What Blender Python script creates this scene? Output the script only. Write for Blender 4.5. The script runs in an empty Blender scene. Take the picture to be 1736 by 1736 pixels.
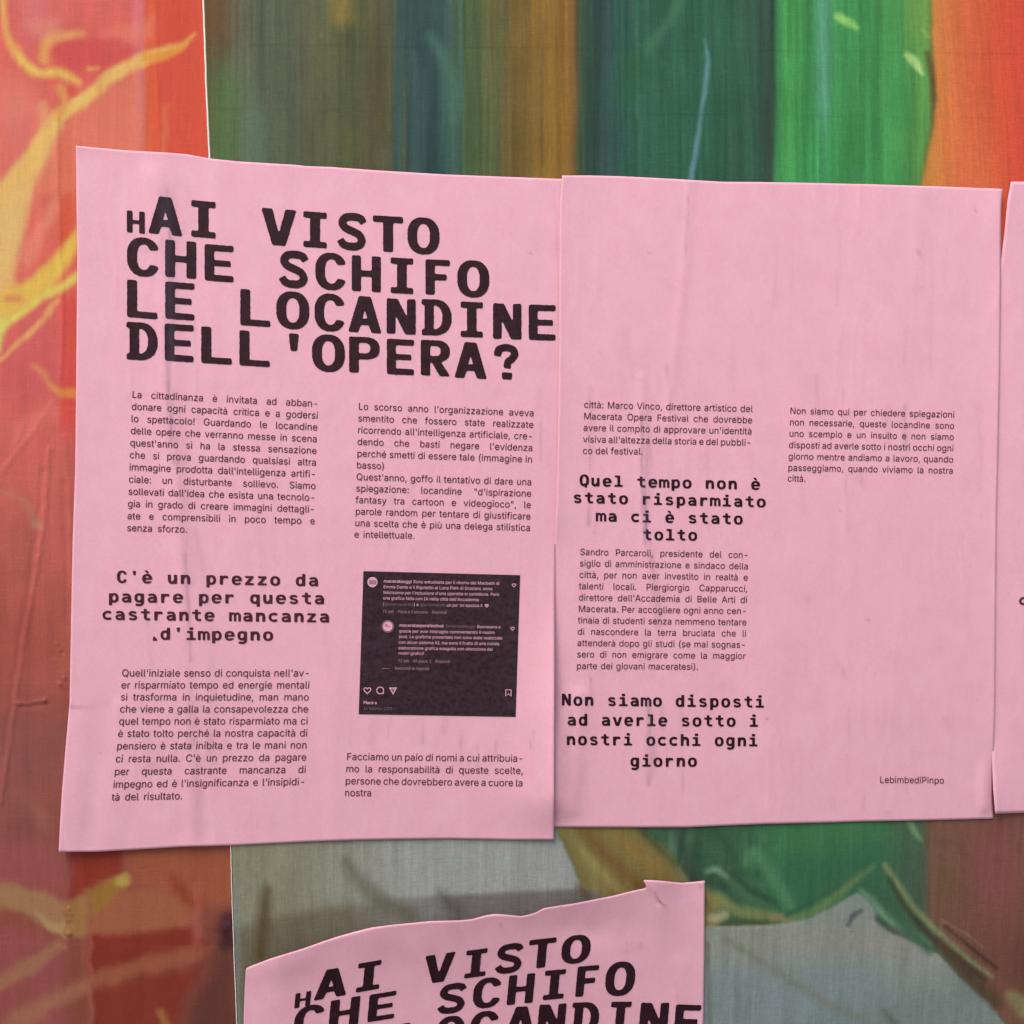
import bpy, math
import numpy as np
from mathutils import Matrix, Vector
from mathutils.geometry import tessellate_polygon

# ------------------------------------------------------------------ camera
scene = bpy.context.scene
COL = scene.collection
N = 1736.0                      # the photograph's pixel size, used as a ruler
DIST = 0.436                    # metres from the lens to the fabric
YAW = math.radians(7.2)
CAM = np.array([0.0, -DIST, 1.50])
cam_data = bpy.data.cameras.new('camera')
cam_data.sensor_width = 36.0
cam_data.lens = 36.0
cam_data.clip_start = 0.01
cam_data.clip_end = 500.0
cam = bpy.data.objects.new('camera', cam_data)
COL.objects.link(cam)
cam.location = CAM
cam.rotation_euler = (math.pi / 2, 0, -YAW)
scene.camera = cam

# ------------------------------------------------------------------ light
SUN_EL, SUN_AZ = math.radians(54), math.radians(-38)     # azimuth from straight out of the wall, to the left
world = bpy.data.worlds.new('World')
scene.world = world
world.use_nodes = True
nt = world.node_tree
bg = nt.nodes['Background']
sky = nt.nodes.new('ShaderNodeTexSky')
sky.sky_type = 'NISHITA'
sky.sun_disc = False
sky.sun_elevation = SUN_EL
sky.sun_rotation = math.pi - SUN_AZ
sky.air_density = 1.0
sky.dust_density = 4.0
sky.ozone_density = 0.6
nt.links.new(sky.outputs[0], bg.inputs[0])
bg.inputs[1].default_value = 0.10
sun_data = bpy.data.lights.new('sun', 'SUN')
sun_data.energy = 1.5
sun_data.angle = math.radians(34)
sun_data.color = (1.0, 0.92, 0.82)
sun = bpy.data.objects.new('sun', sun_data)
COL.objects.link(sun)
sdir = Vector((math.sin(SUN_AZ) * math.cos(SUN_EL), -math.cos(SUN_AZ) * math.cos(SUN_EL), math.sin(SUN_EL)))
sun.rotation_euler = sdir.to_track_quat('Z', 'Y').to_euler()
scene.view_settings.view_transform = 'Standard'
scene.view_settings.look = 'None'
scene.view_settings.exposure = 0.67
scene.view_settings.gamma = 1.0

# ------------------------------------------------------------------ helpers
def hash2(ix, iy, seed):
    n = (ix * 374761393 + iy * 668265263 + seed * 2147483647 + 1013904223) & 0xFFFFFFFF
    n = ((n ^ (n >> 13)) * 1274126177) & 0xFFFFFFFF
    n = (n ^ (n >> 16)) & 0xFFFFFF
    return n / float(0xFFFFFF)

def vn(x, y, seed=0):
    """smooth value noise, -1..1"""
    x = np.asarray(x, float); y = np.asarray(y, float)
    ix = np.floor(x).astype(np.int64); iy = np.floor(y).astype(np.int64)
    fx = x - ix; fy = y - iy
    fx = fx * fx * (3 - 2 * fx); fy = fy * fy * (3 - 2 * fy)
    a = hash2(ix, iy, seed); b = hash2(ix + 1, iy, seed)
    c = hash2(ix, iy + 1, seed); d = hash2(ix + 1, iy + 1, seed)
    return ((a + (b - a) * fx) * (1 - fy) + (c + (d - c) * fx) * fy) * 2 - 1

def fbm(x, y, seed=0, n=3):
    r = 0; a = 1; t = 0
    for i in range(n):
        r = r + a * vn(np.asarray(x) * 2 ** i, np.asarray(y) * 2 ** i, seed + i * 17); t += a; a *= .5
    return r / t

def sst(a, b, v):
    t = np.clip((v - a) / (b - a + 1e-12), 0, 1)
    return t * t * (3 - 2 * t)

def lin(c):
    c = np.asarray(c, float) / 255.0
    return np.where(c <= .04045, c / 12.92, ((c + .055) / 1.055) ** 2.4)

def smooth(pts, n=6):
    """Catmull-Rom through points of any dimension"""
    P = np.asarray(pts, float)
    if len(P) < 3: return P
    Q = np.vstack([2 * P[0] - P[1], P, 2 * P[-1] - P[-2]])
    out = []
    for i in range(1, len(Q) - 2):
        for k in range(n):
            t = k / n
            out.append(.5 * ((2 * Q[i]) + (-Q[i - 1] + Q[i + 1]) * t + (2 * Q[i - 1] - 5 * Q[i] + 4 * Q[i + 1] - Q[i + 2]) * t * t
                             + (-Q[i - 1] + 3 * Q[i] - 3 * Q[i + 1] + Q[i + 2]) * t ** 3))
    out.append(P[-1])
    return np.array(out)

def pdist(X, Y, pts):
    """distance to a polyline of (x, y, w); returns d, interpolated w and signed side"""
    P = np.asarray(pts, float)
    best = np.full(X.shape, 1e9); W = np.zeros(X.shape); S = np.zeros(X.shape)
    for a, b in zip(P[:-1], P[1:]):
        dx, dy = b[0] - a[0], b[1] - a[1]
        L = dx * dx + dy * dy + 1e-9
        t = np.clip(((X - a[0]) * dx + (Y - a[1]) * dy) / L, 0, 1)
        ex = X - a[0] - t * dx; ey = Y - a[1] - t * dy
        d = np.hypot(ex, ey)
        m = d < best
        best = np.where(m, d, best)
        W = np.where(m, a[2] + (b[2] - a[2]) * t, W)
        S = np.where(m, (dx * ey - dy * ex) / math.sqrt(L), S)
    return best, W, S

def inpoly(X, Y, poly):
    P = np.asarray(poly, float)
    r = np.zeros(X.shape, bool)
    for (x0, y0), (x1, y1) in zip(P, np.roll(P, -1, 0)):
        if y0 == y1: continue
        c = ((y0 <= Y) & (y1 > Y)) | ((y1 <= Y) & (y0 > Y))
        r ^= c & (x0 + (Y - y0) * (x1 - x0) / (y1 - y0) > X)
    return r

# ------------------------------------------------------------------ a bulge added to dim the fabric low down, and the ruler on it
def bulge(x, z):
    """metres in front of the plane y=0: belly shaped so the fabric dims from top to bottom"""
    dz = z - 1.50
    b = 0.0060 - 0.30 * dz * dz - 0.06 * x * x
    b = b + 0.0004 * np.sin(x * 21 + 1.0) * np.sin(z * 9)
    return b

cy, sy = math.cos(YAW), math.sin(YAW)
def W(px, py, h=0.0):
    """point of the fabric (h metres proud of it) seen at ruler mark px, py"""
    px = np.asarray(px, float); py = np.asarray(py, float)
    a = (px - N / 2) / N; c = -(py - N / 2) / N
    dx = a * cy + sy; dy = cy - a * sy; dz = c
    y = -0.004 + 0 * px
    for _ in range(5):
        t = (y - CAM[1]) / dy
        x = CAM[0] + t * dx; z = CAM[2] + t * dz
        y = -(bulge(np.clip(x, -.5, .5), np.clip(z, 1.1, 1.9)) + h)
    return np.stack([x, y, z], -1)

# ------------------------------------------------------------------ objects
def new_obj(name, verts, faces, mat=None, parent=None, origin=None, smooth_shade=True, attrs=None, link=True):
    verts = np.asarray(verts, float)
    if origin is None: origin = (0, 0, 0)
    verts = verts - np.asarray(origin)
    me = bpy.data.meshes.new(name)
    if isinstance(faces, np.ndarray):
        nf, k = faces.shape
        me.vertices.add(len(verts)); me.vertices.foreach_set('co', verts.ravel())
        me.loops.add(nf * k); me.loops.foreach_set('vertex_index', faces.ravel().astype(np.int32))
        me.polygons.add(nf); me.polygons.foreach_set('loop_start', np.arange(0, nf * k, k, dtype=np.int32))
        me.update(calc_edges=True)
    else:
        me.from_pydata(verts.tolist(), [], faces)
    me.polygons.foreach_set('use_smooth', np.full(len(me.polygons), smooth_shade))
    if attrs:
        for k, v in attrs.items():
            v = np.asarray(v, float)
            if v.ndim == 2:
                at = me.attributes.new(k, 'FLOAT_COLOR', 'POINT')
                at.data.foreach_set('color', np.hstack([v, np.ones((len(v), 1))]).ravel())
            else:
                at = me.attributes.new(k, 'FLOAT', 'POINT'); at.data.foreach_set('value', v)
    me.validate(); me.update()
    o = bpy.data.objects.new(name, me)
    if mat: me.materials.append(mat)
    COL.objects.link(o)
    if parent is not None: o.parent = parent
    else: o.location = origin
    return o

def thing(name, loc, label, category, group=None):
    o = bpy.data.objects.new(name, None)
    o.empty_display_size = .02
    COL.objects.link(o); o.location = loc
    o['label'] = label; o['category'] = category
    if group: o['group'] = group
    return o

def grid_faces(nx, ny):
    i = np.arange(ny - 1)[:, None] * nx + np.arange(nx - 1)[None, :]
    i = i.ravel()
    return np.stack([i, i + nx, i + nx + 1, i + 1], -1)

# ------------------------------------------------------------------ materials
def node_mat(name):
    m = bpy.data.materials.new(name); m.use_nodes = True
    n = m.node_tree; b = n.nodes['Principled BSDF']
    return m, n, b

def mk(n, t, **kw):
    x = n.nodes.new(t)
    for k, v in kw.items(): setattr(x, k, v)
    return x

def noise_node(n, scale, mscale, detail=2.0, rough=.5):
    tc = mk(n, 'ShaderNodeNewGeometry')
    mp = mk(n, 'ShaderNodeMapping'); mp.inputs['Scale'].default_value = mscale
    no = mk(n, 'ShaderNodeTexNoise'); no.inputs['Scale'].default_value = scale
    no.inputs['Detail'].default_value = detail; no.inputs['Roughness'].default_value = rough
    n.links.new(tc.outputs['Position'], mp.inputs[0]); n.links.new(mp.outputs[0], no.inputs['Vector'])
    return no.outputs['Fac']

def maprange(n, src, a, b, c, d):
    r = mk(n, 'ShaderNodeMapRange')
    r.inputs[1].default_value = a; r.inputs[2].default_value = b; r.inputs[3].default_value = c; r.inputs[4].default_value = d
    n.links.new(src, r.inputs[0]); return r.outputs[0]

def mathn(n, op, a, b):
    r = mk(n, 'ShaderNodeMath', operation=op)
    for i, v in enumerate((a, b)):
        if isinstance(v, (int, float)): r.inputs[i].default_value = v
        else: n.links.new(v, r.inputs[i])
    return r.outputs[0]

def mixc(n, fac, a, b, mode='MIX'):
    r = mk(n, 'ShaderNodeMix', data_type='RGBA', blend_type=mode)
    for i, v in ((0, fac), (6, a), (7, b)):
        if isinstance(v, (int, float)): r.inputs[i].default_value = v
        elif isinstance(v, tuple): r.inputs[i].default_value = v + (1,)
        else: n.links.new(v, r.inputs[i])
    return r.outputs[2]

def fabric_material(name, weave, streak):
    m, n, b = node_mat(name)
    at = mk(n, 'ShaderNodeAttribute', attribute_name='print')
    v = noise_node(n, 1.0, (1700, 300, 200), 2.0, .6)        # warp threads: fine and upright
    h = noise_node(n, 1.0, (200, 300, 1500), 2.0, .6)        # weft threads
    g = noise_node(n, 1.0, (1500, 1500, 1500), 1.0, .5)      # grain of the print
    s = noise_node(n, 1.0, (420, 100, 9), 4.0, .7)          # long upright brush-like streaks
    f = mathn(n, 'MULTIPLY', maprange(n, v, .25, .75, 1 - weave, 1 + weave), maprange(n, h, .25, .75, 1 - weave * .8, 1 + weave * .8))
    f = mathn(n, 'MULTIPLY', f, maprange(n, g, .25, .75, 1 - weave * .7, 1 + weave * .7))
    f = mathn(n, 'MULTIPLY', f, maprange(n, s, .3, .7, 1 - streak, 1 + streak))
    sc = mk(n, 'ShaderNodeVectorMath', operation='SCALE')
    n.links.new(at.outputs['Color'], sc.inputs[0]); n.links.new(f, sc.inputs['Scale'])
    n.links.new(sc.outputs[0], b.inputs['Base Color'])
    b.inputs['Roughness'].default_value = .62
    b.inputs['Specular IOR Level'].default_value = .12
    bp = mk(n, 'ShaderNodeBump'); bp.inputs['Strength'].default_value = .3; bp.inputs['Distance'].default_value = .0002
    n.links.new(mathn(n, 'ADD', mathn(n, 'ADD', v, h), g), bp.inputs['Height'])
    n.links.new(bp.outputs[0], b.inputs['Normal'])
    return m

PINK = tuple((lin((236, 181, 200)) * 0.93).tolist())
def paper_material():
    m, n, b = node_mat('pink_paper')
    at = mk(n, 'ShaderNodeAttribute', attribute_name='stain')
    fine = noise_node(n, 1.0, (900, 900, 900), 2.0, .6)
    mot = noise_node(n, 1.0, (120, 120, 90), 4.0, .6)
    drip = noise_node(n, 1.0, (700, 300, 60), 3.0, .65)
    c = mixc(n, maprange(n, mot, .3, .75, 0.0, .6), PINK, tuple((lin((228, 167, 186)) * .93).tolist()))
    c = mixc(n, maprange(n, fine, .3, .7, 0.0, .20), c, tuple((lin((208, 143, 160)) * .93).tolist()))
    st = mathn(n, 'MULTIPLY', at.outputs['Fac'], maprange(n, drip, .35, .7, .35, 1.3))
    st2 = mathn(n, 'MINIMUM', st, .8)
    c = mixc(n, st2, c, tuple(lin((132, 100, 122)).tolist()))
    n.links.new(c, b.inputs['Base Color'])
    b.inputs['Roughness'].default_value = .8
    b.inputs['Specular IOR Level'].default_value = .2
    bp = mk(n, 'ShaderNodeBump'); bp.inputs['Strength'].default_value = .25; bp.inputs['Distance'].default_value = .0002
    n.links.new(mathn(n, 'ADD', mathn(n, 'MULTIPLY', fine, .4), mot), bp.inputs['Height'])
    n.links.new(bp.outputs[0], b.inputs['Normal'])
    return m

def ink_material(name, rgb, worn, wear):
    m, n, b = node_mat(name)
    at = mk(n, 'ShaderNodeAttribute', attribute_name='stain')
    a = noise_node(n, 1.0, (500, 500, 500), 3.0, .6)
    s = noise_node(n, 1.0, (80, 80, 350), 3.0, .7)
    c = mixc(n, maprange(n, a, .35, .75, 0.0, wear), tuple(lin(rgb).tolist()), tuple(lin(worn).tolist()))
    c = mixc(n, maprange(n, s, .5, .75, 0.0, wear * .8), c, tuple(lin(worn).tolist()))
    c = mixc(n, mathn(n, 'MINIMUM', mathn(n, 'MULTIPLY', at.outputs['Fac'], .8), .7), c, tuple(lin((74, 70, 88)).tolist()))
    n.links.new(c, b.inputs['Base Color'])
    b.inputs['Roughness'].default_value = .7
    b.inputs['Specular IOR Level'].default_value = .12
    return m

M_PAPER = paper_material()
M_INK = ink_material('headline_ink', (43, 22, 30), (62, 42, 53), .5)
M_INK_DARK = ink_material('fresh_headline_ink', (40, 16, 27), (56, 32, 44), .4)
M_SUB = ink_material('subheading_ink', (64, 26, 38), (92, 54, 68), .5)
M_BODY = ink_material('body_ink', (78, 32, 46), (106, 62, 78), .5)
M_SHOT = ink_material('screenshot_ink', (46, 28, 34), (62, 50, 58), .9)
M_LIGHT = ink_material('unprinted_pink', (222, 168, 186), (180, 126, 144), .2)
M_DIM = ink_material('grey_print', (160, 122, 134), (130, 96, 108), .4)
M_DIMMER = ink_material('faint_grey_print', (124, 92, 104), (104, 76, 88), .4)

# ------------------------------------------------------------------ sans body glyphs: closed outlines, thousandths of an em
FONT = {
 'a': [389, [[(170, 324), (210, 326), (248, 311), (268, 281), (270, 251), (250, 234), (120, 213), (70, 192), (48, 171), (31, 141), (26, 111), (32, 71), (46, 41), (64, 21), (120, -8), (160, -12), (200, -7), (230, 5), (260, 29), (280, 1), (290, -5), (320, -5), (338, 11), (339, 261), (334, 301), (319, 331), (290, 361), (260, 377), (220, 386), (170, 387), (130, 378), (90, 359), (61, 331), (43, 301), (47, 291), (60, 282), (90, 274), (140, 313)], [(110, 69), (98, 91), (97, 111), (104, 131), (120, 147), (160, 162), (260, 179), (270, 168), (267, 111), (251, 81), (230, 65), (200, 52), (160, 50), (130, 56)]]],
 'b': [424, [[(193, 322), (243, 324), (283, 304), (307, 272), (322, 222), (323, 162), (309, 112), (281, 72), (243, 53), (203, 52), (163, 69), (136, 102), (121, 142), (117, 202), (129, 262), (155, 302)], [(113, 502), (103, 511), (73, 513), (53, 502), (49, 492), (50, 12), (63, -2), (103, -2), (115, 12), (123, 38), (173, 0), (213, -11), (273, -6), (312, 12), (355, 52), (386, 122), (394, 202), (378, 282), (357, 322), (333, 349), (303, 370), (263, 385), (223, 388), (183, 381), (123, 339), (117, 352)]]],
 'c': [396, [[(334, 334), (294, 366), (244, 385), (184, 387), (134, 373), (89, 342), (53, 292), (35, 242), (30, 182), (39, 122), (60, 72), (92, 32), (134, 3), (194, -12), (254, -6), (304, 16), (342, 52), (359, 82), (358, 102), (344, 111), (314, 117), (303, 112), (272, 72), (244, 56), (194, 51), (159, 62), (134, 81), (120, 102), (105, 142), (101, 182), (103, 222), (114, 262), (132, 292), (154, 312), (194, 325), (244, 320), (274, 303), (297, 272), (314, 262), (344, 269), (359, 282), (355, 302)]]],
 'd': [424, [[(308, 452), (304, 342), (294, 342), (264, 369), (234, 383), (194, 388), (154, 383), (114, 366), (85, 342), (61, 312), (43, 272), (32, 222), (30, 172), (48, 92), (70, 52), (94, 26), (124, 5), (160, -8), (194, -12), (234, -7), (264, 7), (294, 35), (304, 35), (309, 12), (324, -4), (354, -5), (375, 12), (376, 492), (359, 512), (323, 512), (308, 492)], [(174, 321), (214, 325), (254, 314), (286, 282), (302, 242), (308, 182), (298, 122), (274, 80), (234, 55), (194, 51), (154, 64), (124, 94), (105, 142), (101, 202), (113, 262), (139, 302)]]],
 'e': [404, [[(174, 322), (214, 325), (244, 319), (264, 307), (287, 282), (302, 242), (294, 227), (224, 226), (114, 226), (106, 232), (106, 252), (124, 287), (144, 307)], [(44, 272), (30, 192), (41, 112), (73, 52), (124, 9), (194, -11), (264, -5), (304, 11), (332, 32), (356, 62), (363, 82), (354, 96), (314, 106), (264, 62), (214, 51), (164, 59), (131, 82), (112, 112), (103, 142), (102, 152), (114, 165), (354, 165), (368, 172), (375, 182), (374, 222), (357, 292), (332, 332), (294, 364), (254, 381), (194, 388), (144, 377), (104, 355), (71, 322)]]],
 'f': [254, [[(145, 50), (145, 310), (156, 324), (216, 325), (226, 332), (233, 350), (231, 370), (216, 383), (156, 384), (149, 390), (149, 440), (166, 463), (226, 473), (242, 510), (236, 522), (216, 531), (186, 534), (146, 527), (116, 511), (89, 480), (78, 450), (74, 390), (66, 384), (16, 382), (3, 360), (4, 340), (16, 326), (66, 324), (78, 310), (80, 10), (96, -4), (134, 0), (143, 10)]]],
 'g': [425, [[(104, 152), (101, 209), (112, 259), (134, 296), (164, 318), (204, 326), (254, 314), (288, 279), (304, 236), (308, 179), (299, 129), (275, 89), (244, 70), (194, 64), (154, 75), (120, 109)], [(374, -41), (376, 359), (364, 379), (354, 383), (321, 379), (312, 369), (304, 338), (244, 380), (204, 388), (164, 385), (114, 365), (67, 319), (39, 259), (30, 179), (47, 99), (90, 39), (144, 9), (194, 1), (254, 13), (294, 46), (304, 46), (307, 39), (302, -41), (284, -68), (254, -86), (204, -94), (164, -87), (94, -43), (61, -61), (54, -81), (74, -106), (104, -129), (144, -146), (214, -154), (294, -138), (346, -101), (365, -71)]]],
 'h': [410, [[(361, 160), (358, 280), (349, 310), (332, 340), (293, 374), (233, 388), (173, 377), (123, 344), (117, 360), (116, 490), (103, 509), (63, 509), (49, 490), (49, 60), (49, 20), (60, 0), (93, -4), (114, 10), (122, 260), (143, 299), (173, 318), (203, 325), (243, 320), (271, 300), (284, 280), (291, 240), (291, 20), (302, 0), (343, -4), (359, 10)]]],
 'i': [167, [[(39, 490), (46, 460), (71, 442), (101, 443), (127, 470), (125, 500), (111, 517), (91, 526), (61, 520)], [(50, 200), (50, 20), (61, 0), (71, -4), (101, -3), (115, 10), (118, 180), (118, 360), (111, 376), (101, 383), (71, 384), (52, 370)]]],
 'j': [167, [[(60, 380), (49, 357), (47, -43), (33, -73), (0, -85), (-14, -103), (-12, -133), (-3, -143), (37, -143), (70, -129), (90, -112), (108, -83), (116, -43), (115, 367), (100, 383)], [(70, 442), (90, 440), (107, 447), (128, 477), (120, 507), (90, 526), (60, 520), (47, 507), (38, 487), (48, 457)]]],
 'k': [381, [[(93, 511), (63, 509), (49, 490), (51, 10), (73, -4), (103, -2), (113, 7), (117, 130), (129, 150), (153, 165), (164, 160), (293, 1), (313, -4), (358, 0), (364, 10), (360, 20), (337, 50), (218, 200), (212, 220), (346, 360), (350, 370), (346, 380), (303, 384), (283, 378), (133, 228), (123, 226), (117, 240), (116, 490), (113, 500)]]],
 'l': [189, [[(93, 512), (63, 509), (49, 488), (49, 78), (55, 48), (73, 18), (103, -1), (133, -6), (168, -2), (181, 18), (171, 48), (133, 59), (123, 68), (118, 88), (116, 488), (113, 500)]]],
 'm': [610, [[(503, 372), (463, 387), (403, 386), (363, 369), (323, 332), (313, 334), (273, 376), (243, 387), (183, 384), (123, 346), (114, 370), (103, 382), (63, 382), (49, 360), (49, 20), (63, -2), (103, -2), (114, 10), (118, 250), (126, 280), (139, 300), (173, 322), (223, 323), (258, 300), (271, 260), (271, 20), (282, 0), (323, -3), (337, 10), (339, 250), (345, 280), (373, 314), (423, 326), (463, 315), (485, 290), (491, 260), (491, 20), (503, 0), (543, -4), (559, 10), (561, 20), (560, 270), (543, 330)]]],
 'n': [410, [[(361, 160), (361, 250), (353, 300), (339, 330), (303, 368), (263, 384), (213, 388), (163, 372), (123, 344), (114, 370), (103, 382), (60, 380), (49, 360), (49, 20), (63, -2), (105, 0), (116, 20), (120, 250), (136, 290), (163, 314), (203, 325), (241, 320), (263, 308), (284, 280), (291, 240), (291, 20), (302, 0), (343, -4), (359, 10)]]],
 'o': [415, [[(334, 334), (274, 376), (204, 388), (134, 373), (79, 332), (53, 292), (41, 262), (30, 182), (45, 102), (84, 39), (144, -1), (214, -12), (284, 5), (314, 24), (342, 52), (374, 112), (386, 192), (371, 272)], [(184, 53), (144, 71), (115, 112), (102, 162), (105, 232), (124, 282), (154, 312), (194, 325), (237, 322), (274, 302), (301, 262), (315, 202), (310, 142), (294, 99), (264, 66), (224, 52)]]],
 'p': [424, [[(113, 373), (103, 381), (73, 384), (57, 377), (50, 367), (49, -123), (53, -136), (73, -147), (103, -144), (114, -133), (121, 37), (183, -4), (223, -12), (273, -6), (313, 12), (343, 38), (370, 77), (385, 117), (394, 177), (390, 237), (380, 277), (360, 317), (333, 349), (303, 370), (253, 386), (203, 386), (163, 371), (123, 340)], [(173, 63), (138, 97), (120, 147), (118, 217), (131, 267), (153, 300), (193, 322), (233, 325), (273, 311), (305, 277), (321, 227), (323, 167), (312, 117), (287, 77), (253, 56), (213, 51)]]],
 'q': [424, [[(154, 64), (122, 97), (106, 137), (101, 207), (111, 257), (134, 296), (164, 318), (204, 326), (254, 313), (284, 284), (303, 237), (308, 177), (296, 117), (274, 80), (241, 57), (194, 52)], [(254, 1), (294, 36), (304, 36), (310, -133), (324, -146), (354, -147), (364, -143), (376, -123), (375, 367), (354, 384), (324, 383), (309, 367), (306, 347), (294, 342), (254, 375), (214, 387), (174, 387), (134, 376), (94, 350), (65, 317), (49, 287), (34, 237), (30, 177), (37, 127), (55, 77), (84, 35), (124, 5), (164, -9), (214, -11)]]],
 'r': [259, [[(49, 130), (51, 10), (73, -4), (103, -2), (113, 7), (117, 230), (124, 270), (135, 290), (159, 310), (183, 319), (213, 321), (233, 323), (246, 340), (246, 370), (233, 387), (203, 388), (173, 381), (123, 350), (103, 382), (73, 384), (53, 373)]]],
 's': [365, [[(141, -8), (206, -11), (266, 6), (312, 42), (332, 82), (334, 112), (328, 142), (299, 182), (256, 205), (146, 235), (126, 248), (116, 262), (113, 282), (121, 302), (136, 315), (166, 326), (226, 322), (276, 278), (306, 282), (319, 292), (319, 312), (291, 352), (256, 375), (216, 387), (156, 386), (106, 369), (62, 332), (45, 292), (52, 232), (86, 194), (126, 173), (236, 143), (251, 132), (263, 112), (262, 92), (249, 72), (226, 57), (196, 50), (136, 59), (86, 106), (46, 98), (36, 82), (64, 32), (96, 7)]]],
 't': [227, [[(60, 186), (62, 76), (71, 46), (84, 26), (116, 2), (146, -6), (196, -6), (211, 6), (214, 16), (204, 46), (186, 55), (146, 59), (131, 86), (130, 306), (134, 316), (146, 322), (197, 326), (206, 339), (206, 367), (186, 382), (136, 386), (130, 396), (130, 456), (116, 473), (76, 474), (66, 466), (60, 456), (56, 390), (46, 382), (16, 380), (6, 371), (3, 356), (5, 336), (14, 326), (46, 322), (60, 306)]]],
 'u': [410, [[(361, 155), (361, 365), (343, 384), (303, 380), (291, 365), (291, 145), (283, 105), (263, 76), (233, 59), (193, 54), (153, 67), (128, 95), (118, 135), (116, 325), (116, 365), (103, 382), (63, 382), (49, 365), (51, 105), (68, 55), (103, 15), (143, -4), (203, -8), (253, 10), (283, 38), (293, 29), (303, 2), (313, -4), (343, -4), (361, 15)]]],
 'v': [389, [[(222, 0), (238, 20), (369, 370), (362, 380), (347, 384), (317, 383), (299, 370), (202, 100), (197, 92), (184, 110), (90, 370), (77, 381), (37, 384), (20, 370), (21, 360), (156, 10), (177, -4)]]],
 'w': [567, [[(113, 302), (96, 360), (83, 379), (43, 384), (32, 380), (24, 360), (128, 20), (133, 9), (153, -4), (183, -4), (204, 10), (283, 270), (293, 257), (359, 20), (374, 0), (413, -4), (435, 10), (485, 170), (543, 360), (543, 370), (533, 382), (493, 383), (475, 370), (403, 111), (393, 110), (389, 120), (326, 360), (313, 379), (263, 383), (247, 370), (173, 108), (163, 116)]]],
 'x': [379, [[(251, 225), (342, 360), (345, 370), (340, 380), (301, 384), (281, 378), (191, 250), (101, 378), (81, 384), (41, 380), (35, 370), (37, 360), (145, 200), (141, 180), (121, 151), (31, 20), (28, 10), (33, 0), (81, -3), (101, 9), (181, 133), (191, 137), (281, 5), (301, -4), (341, -3), (351, 10), (348, 20), (237, 180), (235, 200)]]],
 'y': [389, [[(157, 188), (87, 374), (67, 384), (37, 384), (27, 380), (19, 365), (156, -5), (127, -71), (107, -83), (67, -87), (57, -95), (47, -125), (62, -145), (107, -148), (147, -135), (177, -110), (209, -55), (370, 365), (357, 382), (347, 384), (317, 383), (297, 367), (197, 93), (187, 99)]]],
 'z': [380, [[(232, 296), (48, 60), (39, 40), (40, 10), (62, -4), (322, -4), (341, 10), (342, 44), (322, 61), (152, 62), (140, 70), (328, 320), (335, 340), (333, 370), (312, 384), (62, 384), (45, 370), (43, 340), (62, 319), (232, 318), (239, 310)]]],
 'à': [389, [[(170, 324), (210, 326), (248, 311), (268, 281), (270, 251), (250, 234), (120, 213), (70, 192), (48, 171), (31, 141), (26, 111), (32, 71), (46, 41), (64, 21), (120, -8), (160, -12), (200, -7), (230, 5), (260, 29), (280, 1), (290, -5), (320, -5), (338, 11), (339, 261), (334, 301), (319, 331), (290, 361), (260, 377), (220, 386), (170, 387), (130, 378), (90, 359), (61, 331), (43, 301), (47, 291), (60, 282), (90, 274), (140, 313)], [(110, 69), (98, 91), (97, 111), (104, 131), (120, 147), (160, 162), (260, 179), (270, 168), (267, 111), (251, 81), (230, 65), (200, 52), (160, 50), (130, 56)], [(110, 527), (107, 511), (160, 434), (190, 425), (200, 427), (210, 438), (170, 525), (150, 533), (120, 533)]]],
 'è': [404, [[(174, 322), (214, 325), (244, 319), (264, 307), (287, 282), (302, 242), (294, 227), (224, 226), (114, 226), (106, 232), (106, 252), (124, 287), (144, 307)], [(44, 272), (30, 192), (41, 112), (73, 52), (124, 9), (194, -11), (264, -5), (304, 11), (332, 32), (356, 62), (363, 82), (354, 96), (314, 106), (264, 62), (214, 51), (164, 59), (131, 82), (112, 112), (103, 142), (102, 152), (114, 165), (354, 165), (368, 172), (375, 182), (374, 222), (357, 292), (332, 332), (294, 364), (254, 381), (194, 388), (144, 377), (104, 355), (71, 322)], [(218, 462), (194, 512), (174, 531), (131, 532), (121, 522), (128, 502), (167, 442), (184, 428), (204, 425), (221, 432), (226, 442)]]],
 'é': [404, [[(174, 322), (214, 325), (244, 319), (264, 307), (287, 282), (302, 242), (294, 227), (224, 226), (114, 226), (106, 232), (106, 252), (124, 287), (144, 307)], [(44, 272), (30, 192), (41, 112), (73, 52), (124, 9), (194, -11), (264, -5), (304, 11), (332, 32), (356, 62), (363, 82), (354, 96), (314, 106), (264, 62), (214, 51), (164, 59), (131, 82), (112, 112), (103, 142), (102, 152), (114, 165), (354, 165), (368, 172), (375, 182), (374, 222), (357, 292), (332, 332), (294, 364), (254, 381), (194, 388), (144, 377), (104, 355), (71, 322)], [(279, 502), (286, 522), (277, 532), (234, 532), (214, 514), (189, 462), (181, 442), (185, 432), (194, 426), (224, 428), (240, 442)]]],
 'ù': [410, [[(123, 525), (120, 515), (173, 437), (193, 426), (213, 426), (224, 435), (227, 445), (194, 515), (183, 528), (143, 534)], [(49, 125), (55, 85), (68, 55), (93, 23), (123, 4), (163, -8), (213, -6), (253, 10), (283, 38), (293, 29), (299, 5), (313, -4), (343, -4), (353, 2), (361, 15), (361, 365), (343, 384), (313, 384), (297, 375), (291, 365), (291, 295), (291, 135), (278, 95), (261, 75), (233, 59), (203, 54), (163, 62), (134, 85), (121, 115), (116, 365), (103, 382), (63, 382), (49, 365)]]],
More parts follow.
